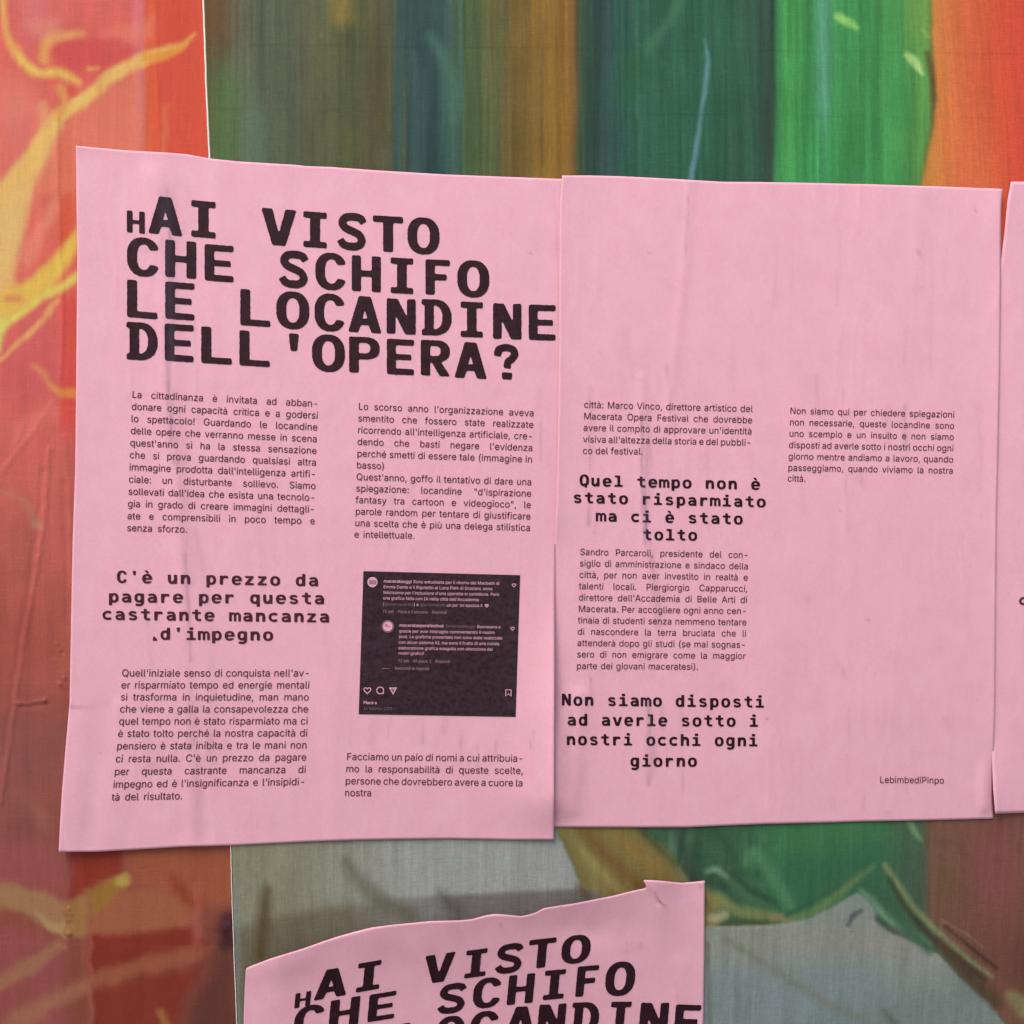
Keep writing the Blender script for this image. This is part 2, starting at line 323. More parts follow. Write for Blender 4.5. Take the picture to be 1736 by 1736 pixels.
 'ò': [415, [[(334, 334), (274, 376), (204, 388), (134, 373), (79, 332), (53, 292), (41, 262), (30, 182), (45, 102), (84, 39), (144, -1), (214, -12), (284, 5), (314, 24), (342, 52), (374, 112), (386, 192), (371, 272)], [(282, 82), (244, 56), (194, 51), (154, 64), (126, 92), (105, 142), (101, 202), (110, 252), (134, 295), (164, 317), (214, 325), (254, 316), (284, 292), (308, 242), (315, 182), (304, 122)], [(222, 462), (194, 518), (177, 532), (133, 532), (125, 522), (134, 498), (184, 430), (214, 426), (224, 431), (230, 442)]]],
 'A': [480, [[(352, 110), (384, 20), (396, 2), (406, -3), (446, -3), (460, 10), (460, 20), (286, 491), (266, 510), (206, 508), (191, 490), (176, 450), (19, 10), (36, -4), (76, -2), (86, 4), (131, 120), (146, 138), (326, 139), (343, 130)], [(172, 240), (236, 424), (246, 417), (270, 340), (313, 220), (314, 210), (306, 202), (176, 201), (165, 210)]]],
 'B': [456, [[(100, 511), (70, 509), (56, 490), (60, 7), (80, -4), (280, -2), (340, 13), (392, 50), (410, 80), (419, 110), (418, 170), (395, 220), (370, 244), (343, 260), (339, 270), (376, 300), (398, 340), (400, 400), (379, 450), (340, 488), (290, 508)], [(220, 289), (140, 289), (129, 300), (129, 430), (140, 449), (240, 448), (280, 443), (310, 425), (327, 400), (331, 360), (321, 330), (300, 308), (260, 291)], [(300, 216), (333, 190), (348, 160), (349, 120), (334, 90), (310, 72), (280, 63), (170, 61), (140, 61), (131, 70), (133, 220), (140, 226), (260, 226)]]],
 'C': [510, [[(110, 298), (125, 353), (150, 398), (192, 433), (240, 450), (290, 450), (343, 433), (370, 413), (400, 362), (420, 345), (460, 346), (469, 353), (474, 363), (468, 383), (442, 433), (410, 468), (370, 496), (330, 511), (280, 519), (240, 518), (190, 507), (150, 487), (118, 463), (66, 393), (47, 343), (38, 293), (40, 201), (58, 133), (92, 73), (140, 28), (190, 2), (260, -11), (330, -2), (390, 26), (440, 73), (473, 143), (470, 154), (450, 165), (410, 159), (367, 93), (310, 63), (240, 59), (180, 83), (148, 113), (118, 173), (107, 243)]]],
 'D': [502, [[(100, 511), (70, 509), (56, 490), (58, 10), (80, -4), (250, -2), (310, 9), (370, 40), (404, 70), (433, 110), (460, 190), (466, 250), (463, 300), (453, 350), (433, 400), (380, 463), (310, 500), (250, 511)], [(357, 390), (383, 340), (396, 260), (386, 180), (360, 124), (320, 86), (270, 67), (140, 61), (129, 80), (131, 440), (140, 449), (270, 443), (320, 423)]]],
 'E': [419, [[(100, 511), (70, 509), (56, 490), (58, 10), (80, -4), (360, -4), (377, 10), (379, 40), (360, 61), (140, 61), (129, 80), (129, 180), (129, 210), (140, 224), (340, 224), (351, 230), (359, 250), (359, 270), (340, 289), (138, 290), (129, 300), (131, 440), (140, 449), (360, 450), (373, 460), (376, 490), (370, 503), (350, 511)]]],
 'F': [410, [[(100, 511), (70, 509), (56, 490), (60, 7), (80, -4), (110, -4), (127, 10), (129, 200), (140, 216), (330, 216), (347, 230), (349, 240), (345, 270), (330, 281), (140, 281), (131, 290), (129, 430), (140, 449), (360, 451), (374, 470), (370, 500), (350, 511)]]],
 'G': [520, [[(110, 298), (124, 353), (150, 398), (192, 433), (240, 450), (290, 450), (340, 433), (370, 409), (400, 360), (420, 345), (460, 345), (475, 363), (455, 413), (420, 458), (380, 489), (330, 511), (270, 520), (210, 513), (160, 494), (120, 466), (83, 423), (57, 373), (41, 313), (36, 263), (41, 193), (58, 133), (85, 83), (120, 43), (170, 10), (240, -9), (310, -7), (370, 12), (426, 53), (461, 103), (479, 163), (482, 233), (474, 253), (460, 260), (290, 256), (279, 233), (279, 213), (290, 198), (400, 194), (410, 183), (407, 163), (386, 113), (350, 79), (300, 60), (240, 59), (181, 83), (157, 103), (136, 133), (111, 203), (107, 253)]]],
 'H': [517, [[(100, 511), (70, 509), (56, 490), (60, 7), (80, -4), (110, -4), (127, 10), (129, 210), (140, 229), (370, 229), (387, 220), (389, 210), (389, 20), (400, 0), (410, -4), (450, 0), (461, 20), (458, 500), (440, 511), (410, 511), (390, 494), (389, 310), (380, 296), (140, 294), (129, 310), (129, 490), (120, 506)]]],
 'I': [300, [[(71, 511), (41, 509), (31, 500), (27, 470), (41, 451), (101, 449), (113, 440), (115, 80), (113, 70), (101, 61), (41, 59), (27, 40), (29, 10), (51, -4), (231, -4), (261, 0), (270, 10), (272, 40), (256, 60), (201, 61), (189, 70), (187, 430), (189, 440), (201, 449), (261, 452), (272, 470), (272, 490), (261, 508), (251, 511)]]],
 'J': [396, [[(340, 153), (340, 493), (323, 511), (283, 511), (267, 493), (264, 113), (241, 73), (223, 62), (193, 55), (153, 59), (119, 83), (106, 113), (102, 153), (93, 172), (83, 177), (40, 173), (29, 153), (30, 123), (39, 83), (55, 53), (103, 9), (133, -3), (173, -10), (243, -1), (298, 33), (330, 83)]]],
 'L': [393, [[(100, 511), (70, 509), (56, 490), (58, 10), (80, -4), (320, -4), (350, -2), (362, 10), (364, 40), (350, 59), (140, 61), (131, 70), (129, 490), (120, 506)]]],
 'M': [628, [[(100, 511), (70, 509), (56, 490), (56, 20), (70, -2), (110, -3), (120, 4), (126, 20), (124, 360), (130, 378), (140, 364), (274, 20), (280, 9), (300, -4), (330, -3), (350, 13), (490, 375), (500, 370), (501, 320), (501, 20), (503, 10), (520, -4), (560, 0), (571, 20), (568, 500), (550, 511), (490, 511), (470, 498), (322, 110), (310, 105), (163, 490), (140, 511)]]],
 'N': [523, [[(100, 511), (70, 509), (56, 490), (60, 7), (80, -4), (110, -4), (127, 10), (129, 20), (130, 391), (140, 388), (377, 10), (390, -1), (420, -4), (450, -3), (460, 4), (466, 20), (463, 500), (450, 510), (410, 510), (394, 490), (396, 140), (390, 119), (150, 493), (130, 510)]]],
 'O': [533, [[(110, 298), (130, 365), (150, 397), (177, 423), (240, 450), (310, 446), (369, 413), (405, 363), (425, 283), (422, 203), (412, 163), (392, 123), (350, 81), (290, 59), (220, 64), (190, 77), (160, 100), (125, 153), (109, 223)], [(100, 64), (140, 28), (170, 10), (210, -4), (260, -11), (310, -7), (350, 4), (390, 26), (433, 63), (461, 103), (479, 143), (492, 193), (497, 243), (495, 293), (483, 353), (462, 403), (435, 443), (400, 476), (360, 499), (320, 513), (270, 520), (220, 515), (170, 498), (130, 473), (100, 445), (77, 413), (53, 363), (36, 263), (40, 203), (51, 153), (67, 113)]]],
 'P': [445, [[(100, 511), (70, 509), (56, 490), (58, 10), (80, -4), (110, -4), (127, 10), (129, 170), (140, 181), (180, 181), (290, 188), (320, 197), (360, 223), (384, 250), (406, 300), (411, 340), (408, 390), (393, 430), (372, 460), (340, 486), (310, 501), (260, 511)], [(150, 246), (140, 246), (129, 260), (131, 440), (140, 449), (240, 448), (280, 441), (303, 430), (329, 400), (340, 360), (335, 310), (320, 280), (290, 257), (260, 248)]]],
 'Q': [533, [[(490, 325), (473, 382), (444, 432), (410, 467), (370, 495), (310, 516), (250, 519), (200, 510), (160, 493), (118, 462), (83, 422), (61, 382), (45, 332), (37, 272), (39, 212), (51, 152), (73, 102), (120, 44), (180, 6), (260, -11), (350, 2), (367, -8), (400, -47), (450, -51), (461, -38), (457, -28), (420, 22), (416, 42), (454, 92), (485, 162), (496, 232)], [(200, 72), (170, 91), (140, 125), (122, 162), (111, 202), (107, 252), (111, 302), (124, 352), (139, 382), (164, 412), (191, 432), (220, 445), (260, 451), (300, 448), (340, 434), (370, 412), (394, 382), (421, 312), (426, 242), (415, 172), (392, 122), (380, 107), (364, 102), (310, 160), (262, 162), (253, 152), (254, 142), (306, 72), (301, 62), (250, 58)]]],
 'R': [449, [[(100, 511), (70, 509), (56, 490), (58, 10), (80, -4), (110, -4), (127, 10), (129, 180), (140, 194), (243, 190), (322, 50), (345, 10), (360, -2), (410, -3), (423, 10), (324, 200), (330, 211), (379, 250), (406, 300), (413, 360), (407, 400), (395, 430), (360, 474), (300, 505), (260, 511)], [(150, 259), (140, 259), (129, 270), (131, 440), (140, 449), (240, 448), (280, 442), (306, 430), (326, 410), (340, 370), (339, 330), (322, 290), (295, 270), (260, 261)]]],
 'S': [447, [[(308, 505), (228, 520), (158, 509), (98, 477), (74, 451), (57, 421), (49, 381), (52, 341), (65, 311), (88, 284), (148, 247), (308, 194), (332, 171), (340, 151), (336, 111), (314, 81), (278, 62), (228, 53), (178, 59), (148, 72), (125, 91), (98, 137), (48, 138), (36, 121), (60, 61), (88, 30), (138, 1), (218, -13), (258, -11), (308, 1), (368, 38), (404, 91), (412, 131), (408, 171), (396, 201), (371, 231), (308, 269), (158, 318), (131, 341), (121, 361), (121, 391), (138, 424), (168, 444), (218, 455), (268, 449), (298, 435), (348, 376), (378, 375), (396, 381), (402, 401), (379, 451), (348, 482)]]],
 'T': [449, [[(72, 511), (42, 509), (32, 500), (28, 470), (42, 451), (172, 449), (186, 440), (190, 10), (212, -4), (242, -4), (258, 10), (261, 110), (262, 440), (272, 449), (402, 449), (421, 470), (417, 500), (402, 511)]]],
 'V': [480, [[(56, 511), (26, 507), (19, 490), (192, 20), (216, -4), (266, -3), (286, 14), (435, 420), (460, 490), (456, 503), (446, 511), (406, 511), (386, 494), (248, 90), (236, 86), (95, 490), (76, 510)]]],
 'X': [474, [[(58, 511), (47, 510), (38, 500), (38, 490), (183, 280), (191, 260), (28, 20), (28, 3), (38, -3), (78, -4), (98, 6), (228, 194), (238, 200), (368, 14), (388, -2), (438, -3), (449, 10), (446, 20), (284, 260), (298, 290), (437, 490), (438, 500), (429, 510), (418, 511), (388, 511), (368, 504), (238, 321), (228, 328), (113, 500), (98, 510)]]],
 '0': [453, [[(384, 103), (399, 153), (408, 213), (405, 323), (380, 413), (338, 475), (308, 498), (268, 514), (228, 520), (188, 515), (148, 499), (118, 478), (89, 443), (68, 403), (46, 303), (48, 183), (73, 93), (115, 33), (148, 9), (178, -4), (218, -11), (268, -6), (308, 10), (338, 33), (363, 63)], [(338, 293), (337, 203), (322, 133), (298, 87), (258, 59), (198, 58), (158, 85), (127, 143), (114, 223), (115, 303), (130, 373), (157, 423), (198, 451), (228, 455), (258, 450), (298, 421), (323, 373)]]],
 '1': [453, [[(395, 20), (395, 40), (376, 59), (296, 59), (280, 70), (276, 500), (256, 511), (196, 509), (99, 440), (84, 420), (86, 371), (96, 366), (106, 369), (136, 391), (196, 435), (208, 420), (208, 70), (196, 59), (86, 57), (73, 40), (76, 7), (96, -4), (376, -4), (393, 10)]]],
 '2': [453, [[(184, 180), (64, 50), (60, 20), (71, 0), (374, -4), (384, 2), (391, 10), (393, 40), (374, 61), (184, 62), (170, 70), (341, 260), (371, 310), (383, 350), (382, 400), (368, 440), (344, 472), (304, 501), (254, 517), (204, 518), (154, 505), (114, 480), (88, 450), (68, 410), (63, 380), (79, 360), (114, 360), (124, 366), (154, 428), (174, 444), (204, 454), (234, 455), (274, 444), (294, 430), (312, 400), (316, 360), (298, 310)]]],
 '3': [453, [[(84, 512), (65, 493), (67, 463), (84, 449), (254, 449), (273, 443), (270, 433), (158, 303), (152, 263), (174, 244), (244, 239), (284, 224), (314, 192), (325, 143), (316, 103), (294, 76), (264, 61), (224, 55), (184, 58), (154, 69), (134, 85), (104, 131), (54, 132), (42, 113), (48, 93), (84, 38), (124, 10), (174, -6), (234, -10), (284, -1), (324, 17), (365, 53), (388, 93), (397, 143), (385, 203), (354, 248), (314, 277), (254, 293), (240, 303), (370, 453), (377, 473), (372, 503), (354, 512)]]],
 '4': [453, [[(278, 20), (289, 0), (300, -4), (330, -3), (340, 4), (346, 20), (346, 90), (360, 101), (400, 102), (410, 109), (416, 120), (415, 150), (400, 165), (360, 166), (346, 180), (346, 300), (340, 313), (320, 321), (290, 318), (280, 304), (278, 180), (270, 168), (125, 170), (121, 180), (227, 360), (304, 490), (303, 500), (290, 511), (260, 511), (239, 500), (43, 170), (36, 120), (50, 103), (60, 101), (270, 99), (278, 90)]]],
 '5': [453, [[(100, 507), (90, 493), (66, 273), (70, 257), (90, 246), (120, 243), (190, 270), (230, 272), (260, 265), (290, 246), (310, 220), (322, 183), (322, 143), (314, 113), (294, 83), (270, 65), (240, 56), (200, 56), (170, 67), (148, 83), (124, 123), (110, 134), (70, 132), (58, 113), (63, 93), (84, 53), (130, 13), (180, -6), (240, -10), (310, 12), (365, 63), (391, 123), (391, 203), (377, 243), (359, 273), (330, 302), (300, 322), (240, 337), (200, 335), (150, 316), (142, 323), (152, 433), (160, 446), (170, 449), (350, 449), (369, 463), (371, 493), (350, 512), (110, 512)]]],
 '7': [453, [[(102, 511), (72, 509), (62, 500), (58, 470), (72, 451), (302, 448), (313, 440), (103, 20), (108, 0), (132, -4), (162, 1), (179, 20), (385, 430), (392, 450), (394, 490), (382, 508), (372, 511)]]],
 '@': [676, [[(575, 155), (567, 105), (550, 75), (530, 65), (500, 67), (484, 85), (478, 105), (477, 315), (470, 331), (460, 338), (440, 339), (410, 322), (370, 341), (340, 346), (280, 338), (240, 313), (208, 275), (192, 235), (184, 185), (189, 135), (206, 85), (230, 49), (270, 20), (310, 10), (350, 11), (380, 21), (420, 50), (470, 15), (520, 7), (560, 15), (590, 35), (613, 65), (625, 95), (639, 185), (635, 265), (609, 345), (568, 405), (500, 459), (430, 486), (360, 496), (270, 488), (210, 470), (140, 428), (99, 385), (68, 335), (45, 265), (36, 195), (44, 95), (66, 25), (95, -25), (140, -73), (200, -109), (270, -131), (370, -139), (480, -119), (500, -106), (504, -95), (498, -75), (480, -59), (370, -81), (320, -80), (251, -65), (180, -26), (140, 20), (119, 65), (106, 115), (102, 165), (105, 235), (117, 285), (140, 335), (170, 374), (195, 395), (260, 426), (340, 438), (420, 430), (479, 405), (526, 365), (561, 305), (575, 245)], [(380, 278), (404, 255), (416, 215), (415, 145), (402, 105), (380, 82), (350, 71), (310, 71), (281, 85), (259, 115), (248, 155), (247, 205), (260, 245), (280, 270), (310, 285), (340, 287)]]],
 ',': [188, [[(64, 61), (38, -109), (48, -121), (68, -123), (88, -112), (94, -99), (135, 61), (118, 74), (78, 73)]]],
 '.': [188, [[(130, 74), (100, 89), (80, 87), (62, 76), (46, 46), (49, 26), (60, 10), (90, -7), (110, -5), (127, 6), (144, 36), (142, 56)]]],
 ':': [188, [[(60, 285), (80, 270), (100, 267), (130, 283), (144, 316), (130, 350), (110, 363), (90, 364), (60, 348), (46, 316)], [(130, 74), (100, 89), (80, 87), (62, 76), (46, 46), (49, 26), (60, 10), (90, -7), (110, -5), (127, 6), (144, 36), (142, 56)]]],
 ';': [188, [[(145, 341), (118, 363), (98, 365), (78, 357), (62, 341), (54, 321), (63, 291), (78, 276), (98, 268), (128, 275), (144, 291), (152, 311)], [(64, 61), (38, -109), (48, -121), (68, -123), (88, -112), (94, -99), (135, 61), (118, 74), (78, 73)]]],
 '!': [196, [[(92, 512), (72, 510), (59, 496), (63, 176), (82, 157), (102, 157), (122, 162), (131, 176), (136, 486), (132, 501), (122, 510)], [(132, 74), (102, 89), (82, 86), (66, 76), (49, 46), (52, 26), (62, 10), (92, -7), (112, -5), (129, 6), (146, 36), (144, 56)]]],
 '?': [358, [[(306, 456), (279, 486), (247, 506), (177, 519), (137, 515), (97, 500), (67, 479), (48, 456), (25, 396), (37, 376), (77, 374), (87, 379), (111, 426), (127, 442), (147, 452), (177, 457), (207, 453), (237, 436), (251, 416), (257, 386), (253, 356), (237, 328), (167, 273), (145, 246), (130, 196), (128, 166), (134, 156), (147, 147), (187, 150), (199, 166), (201, 196), (215, 226), (279, 276), (306, 306), (324, 346), (328, 386), (321, 426)], [(127, 10), (157, -7), (177, -5), (196, 6), (212, 36), (210, 56), (197, 75), (167, 89), (147, 86), (131, 76), (115, 46)]]],
 "'": [206, [[(128, 508), (90, 511), (69, 498), (72, 358), (80, 322), (90, 315), (110, 314), (121, 318), (133, 338), (139, 488)]]],
 '"': [321, [[(128, 508), (90, 511), (69, 498), (72, 358), (80, 322), (90, 315), (110, 314), (121, 318), (133, 338), (139, 488)], [(252, 448), (254, 488), (243, 508), (200, 511), (190, 506), (181, 488), (186, 378), (188, 338), (200, 318), (220, 314), (240, 322), (247, 338)]]],
 '(': [273, [[(156, 234), (176, 364), (204, 454), (233, 524), (219, 542), (179, 539), (164, 524), (144, 484), (113, 394), (92, 294), (85, 204), (98, 94), (137, -26), (169, -88), (189, -100), (219, -99), (232, -86), (231, -76), (193, 14), (169, 94), (157, 164)]]],
 ')': [273, [[(58, 484), (106, 324), (118, 194), (97, 65), (42, -86), (57, -100), (87, -99), (105, -86), (127, -46), (156, 24), (178, 104), (189, 204), (184, 274), (155, 414), (109, 524), (87, 542), (47, 538), (41, 524)]]],
 '-': [453, [[(144, 249), (124, 247), (110, 228), (112, 198), (124, 186), (304, 184), (324, 185), (338, 198), (340, 228), (324, 248)]]],
 ' ': [188, []],
}
CAPH = max(p[1] for p in FONT['L'][1][0])
def _area(r):
    r = np.array(r, float); return .5 * np.sum(r[:, 0] * np.roll(r[:, 1], -1) - np.roll(r[:, 0], -1) * r[:, 1])
GLY = {}
for ch, (adv, loops) in FONT.items():
    groups = []
    outs = [l for l in loops if _area(l) > 0]; holes = [l for l in loops if _area(l) <= 0]
    V = []; T = []
    for o_ in outs:
        x0 = min(p[0] for p in o_); x1 = max(p[0] for p in o_); y0 = min(p[1] for p in o_); y1 = max(p[1] for p in o_)
        g = [o_] + [h for h in holes if x0 <= h[0][0] <= x1 and y0 <= h[0][1] <= y1]
        base = len(V)
        tris = tessellate_polygon([[Vector((p[0], p[1], 0)) for p in l] for l in g])
        for l in g: V += l
        T += [[base + a, base + b, base + c] for a, b, c in tris]
    GLY[ch] = (adv / CAPH, np.array(V, float).reshape(-1, 2) / CAPH, np.array(T, int).reshape(-1, 3))

# ------------------------------------------------------------------ bold monospaced glyphs, drawn as solid areas
def R(x0, y0, x1, y1): return ('+', 'p', [(x0, y0), (x1, y0), (x1, y1), (x0, y1)])
def P(*pts): return ('+', 'p', list(pts))
def CUT(*pts): return ('-', 'p', list(pts))
def E(cx, cyy, rx, ry, e=2.3, clip=None): return ('+', 'e', (cx, cyy, rx, ry, e, clip))
def EC(cx, cyy, rx, ry, e=2.2, clip=None): return ('-', 'e', (cx, cyy, rx, ry, e, clip))
def S(w, *pts): return ('+', 's', (w, list(pts)))
HEAD = {
 'H': [R(0, 0, 16.5, 65), R(37.5, 0, 54, 65), R(16, 27.5, 38, 38)],
 'E': [R(0, 0, 16, 65), R(0, 54.5, 50, 65), R(0, 27.5, 45, 37.5), R(0, 0, 50, 10.5)],
 'F': [R(0, 0, 15.5, 63), R(0, 53, 42, 63), R(0, 26.5, 36, 37)],
 'L': [R(0, 0, 16.5, 65), R(0, 0, 52, 10.5)],
 'I': [R(0, 0, 41, 10.5), R(0, 54.5, 41, 65), R(12, 0, 29, 65)],
 'T': [R(0, 54, 52, 65), R(18, 0, 34.5, 65)],
 'A': [P((0, 0), (17, 0), (21.5, 14), (35.5, 14), (40, 0), (57, 0), (38.5, 65), (18.5, 65)), CUT((23.6, 24.5), (33.4, 24.5), (28.5, 43))],
 'V': [P((0, 65), (17.5, 65), (28.5, 19), (39.5, 65), (57, 65), (39, 0), (18, 0))],
 'N': [R(0, 0, 14.5, 62), R(35, 0, 49.5, 62), P((0, 62), (18, 62), (49.5, 0), (31.5, 0))],
 'O': [E(27.5, 32.5, 27.5, 32.5), EC(27.5, 32.5, 11.5, 22)],
 'C': [E(28, 32.5, 28, 32.5), EC(28.5, 32.5, 12, 22), CUT((30, 19), (44, 20), (60, 17), (60, 48), (44, 45), (30, 46)), CUT((53, 0), (60, 0), (60, 65), (53, 65))],
 'S': [S(13.2, (46, 49), (40, 57), (26, 59), (12, 56), (7.5, 46), (14, 38), (26, 33), (38, 27), (43, 17), (37, 8), (24, 5.6), (10, 8.5), (3.5, 17))],
 'D': [R(0, 55, 25, 65), R(0, 0, 25, 10), R(5, 0, 20.5, 65), E(23, 32.5, 30, 32.5, 2.2, (20, 99)), EC(21, 32.5, 16, 22.5, 2.2, (20.5, 99))],
 'P': [R(0, 0, 16, 62.5), R(14, 24, 28, 62.5), E(27, 43.2, 25, 19.3, 2.4, (26, 99)), EC(26, 43.2, 10.5, 9.6, 2.4, (26, 99)), CUT((16, 33.6), (26.5, 33.6), (26.5, 52.8), (16, 52.8))],
 'R': [R(0, 0, 16, 62.5), R(14, 25, 27, 62.5), E(26, 43.6, 24.5, 18.9, 2.4, (25, 99)), EC(25, 43.6, 10, 9.4, 2.4, (25, 99)), CUT((16, 34.2), (25.5, 34.2), (25.5, 53), (16, 53)), P((16, 27), (32, 29), (51, 0), (33, 0), (18, 25))],
 '?': [S(12.5, (4.5, 42), (8, 54), (20, 58), (32, 55), (35.5, 46), (30, 37), (23.5, 31), (22, 20)), R(13.5, 0, 31, 12)],
 "'": [P((0, 30), (17, 30), (14, 0), (3, 0))],
}
_arch = S(18, (22, 34), (30, 48), (43, 52.5), (55, 49), (60, 36), (60, 0))
MONO = {
 'n': [R(12, 0, 31, 60), _arch],
 'a': [S(14, (17, 48), (30, 53), (46, 53), (57, 47), (60, 34)), R(51, 0, 69, 40), S(14, (60, 31), (38, 31), (23, 27), (19, 18), (25, 8), (38, 6), (52, 11), (60, 20))],
 'c': [S(15.5, (64, 48), (50, 53), (36, 52), (23, 44), (19, 30), (23, 16), (36, 8), (50, 7), (64, 12))],
 'd': [R(50, 0, 69, 80), E(38, 30, 28, 32), EC(38, 30, 11, 18)],
 'e': [E(41, 30, 31, 32), EC(41, 30, 13, 19), CUT((41, 13), (80, 14), (80, 27), (41, 27)), R(14, 24.5, 71.5, 36)],
 'g': [R(50, -8, 69, 60), E(38, 31, 28, 31), EC(38, 31, 11, 17), S(14, (60, -2), (54, -14), (38, -17), (17, -14))],
 'h': [R(12, 0, 31, 80), _arch],
 'i': [R(12, 0, 70, 13), R(33, 0, 52, 60), R(16, 47, 50, 60), R(31, 68, 53, 84)],
 'l': [R(12, 0, 70, 13), R(33, 0, 52, 80), R(16, 67, 50, 80)],
 'm': [R(4, 0, 20, 60), R(33, 0, 48, 50), R(61, 0, 77, 46), S(13, (10, 42), (21, 52), (34, 52), (41, 42)), S(13, (40, 42), (50, 52), (62, 52), (69.5, 42))],
 'o': [E(41, 30, 31, 32), EC(41, 30, 13, 19)],
 'p': [R(12, -20, 31, 60), E(43, 30, 28, 32), EC(43, 30, 11, 18)],
 'q': [R(50, -20, 69, 60), E(38, 30, 28, 32), EC(38, 30, 11, 18)],
 'r': [R(16, 0, 35, 60), S(16, (26, 34), (36, 48), (50, 52), (66, 49))],
 's': [S(13.5, (61, 47), (48, 53), (32, 53), (21, 45), (26, 36), (40, 31), (55, 26), (61, 16), (53, 7), (38, 6), (18, 11))],
 't': [R(30, 12, 48, 76), R(12, 47, 66, 60), S(14, (39, 22), (42, 11), (52, 6), (68, 8))],
 'u': [R(49, 0, 68, 60), S(18, (20, 60), (20, 22), (26, 10), (38, 7), (50, 13), (58, 26))],
 'v': [P((8, 60), (27, 60), (41, 17), (55, 60), (74, 60), (52, 0), (30, 0))],
 'z': [R(14, 47, 66, 60), R(12, 0, 68, 13), P((45, 50), (66, 50), (34, 10), (12, 10))],
 "'": [P((31, 82), (51, 82), (48, 54), (34, 54))],
 'C': [E(44, 40, 32, 42), EC(45, 40, 14, 29), CUT((48, 24), (85, 22), (85, 58), (48, 56)), CUT((72, -9), (85, -9), (85, 90), (72, 90))],
 'Q': [E(41, 40, 33, 42), EC(41, 40, 14, 29), S(15, (40, 16), (56, -10))],
 'N': [R(9, 0, 27, 80), R(54, 0, 72, 80), P((9, 80), (30, 80), (72, 0), (51, 0))],
}
MONO['è'] = MONO['e'] + [P((22, 86), (42, 86), (53, 67), (40, 67))]

def glyph_mesh(ops, cell, seed, blur=1.3, wob=.12):
    """solid area -> blurred field -> marching squares; a regular mesh that can follow the paper"""
    st = .5
    xs = np.arange(-8, 92, st); ys = np.arange(-34, 96, st)
    X, Y = np.meshgrid(xs, ys)
    F = np.zeros(X.shape, bool)
    for sign, kind, a in ops:
        if kind == 'p': m = inpoly(X + 1e-4, Y + 1e-4, a)
        elif kind == 'e':
            cx, c_y, rx, ry, e, clip = a
            m = np.abs((X - cx) / rx) ** e + np.abs((Y - c_y) / ry) ** e < 1
            if clip: m &= (X > clip[0]) & (X < clip[1])
        else:
            w, pts = a
            q = smooth(pts, 5)
            d, _, _ = pdist(X, Y, np.c_[q, np.zeros(len(q))])
            m = d < w / 2
            for p0, p1 in ((q[0], q[1]), (q[-1], q[-2])):       # butt ends
                u = (p1 - p0) / np.hypot(*(p1 - p0))
                back = (X - p0[0]) * u[0] + (Y - p0[1]) * u[1]
                m &= ~((back < 0) & (np.hypot(X - p0[0], Y - p0[1]) < w * .8))
        F = (F | m) if sign == '+' else (F & ~m)
    G = F.astype(float)
    k = np.exp(-.5 * (np.arange(-6, 7) * st / blur) ** 2); k /= k.sum()
    G = np.apply_along_axis(lambda r: np.convolve(r, k, 'same'), 0, G)
    G = np.apply_along_axis(lambda r: np.convolve(r, k, 'same'), 1, G)
    G = G + wob * vn(X / 2.2 + seed * 31, Y / 2.2, seed) * (G > .02)
    s = int(cell / st)
    G = G[::s, ::s] + .10; gx = xs[::s]; gy = ys[::s]
    V = {}; verts = []; faces = []
    def vid(key, x, y):
        if key not in V: V[key] = len(verts); verts.append((x, y))
        return V[key]
    ins = G > .5
    act = ins[:-1, :-1] | ins[1:, :-1] | ins[:-1, 1:] | ins[1:, 1:]
    for i, j in zip(*np.nonzero(act)):
        c = [(i, j), (i, j + 1), (i + 1, j + 1), (i + 1, j)]
        f = []
        for e in range(4):
            a, b = c[e], c[(e + 1) % 4]
            if ins[a]: f.append(vid(a, gx[a[1]], gy[a[0]]))
            if ins[a] != ins[b]:
                lo, hi = (a, b) if a < b else (b, a)
                t = (.5 - G[lo]) / (G[hi] - G[lo]); t = min(max(t, .02), .98)
                f.append(vid((lo, hi), gx[lo[1]] + t * (gx[hi[1]] - gx[lo[1]]), gy[lo[0]] + t * (gy[hi[0]] - gy[lo[0]])))
        if len(f) >= 3:
            for q in range(1, len(f) - 1): faces.append((f[0], f[q], f[q + 1]))
    return np.array(verts), np.array(faces, int)

HG = {c: glyph_mesh(o, 2, i + 1) for i, (c, o) in enumerate(HEAD.items())}
MG = {c: glyph_mesh(o, 4, i + 40, blur=1.8, wob=.05) for i, (c, o) in enumerate(MONO.items())}
def inkbox(v): return v[:, 0].min(), v[:, 0].max(), v[:, 1].min(), v[:, 1].max()

# ------------------------------------------------------------------ a block of print: collects flat letters, lays them on a sheet
class Print:
    def __init__(self): self.v = []; self.t = []; self.n = 0
    def add(self, v, t):
        if len(v) == 0: return
        self.v.append(v); self.t.append(t + self.n); self.n += len(v)
    def build(self, name, mat, sheet, lift=.00016, label=None):
        v = np.vstack(self.v); t = np.vstack(self.t)
        x, y = v[:, 0], v[:, 1]
        w = W(x, y, sheet.h(x, y) + lift)
        # face the viewer
        a = w[t[:, 1]] - w[t[:, 0]]; b = w[t[:, 2]] - w[t[:, 0]]
        ny = a[:, 2] * b[:, 0] - a[:, 0] * b[:, 2]
        t = np.where((ny > 0)[:, None], t[:, ::-1], t)
        o = new_obj(name, w, t, mat, sheet.root, sheet.origin, True, {'stain': sheet.stain(x, y)})
        if label: o['label'] = label
        return o

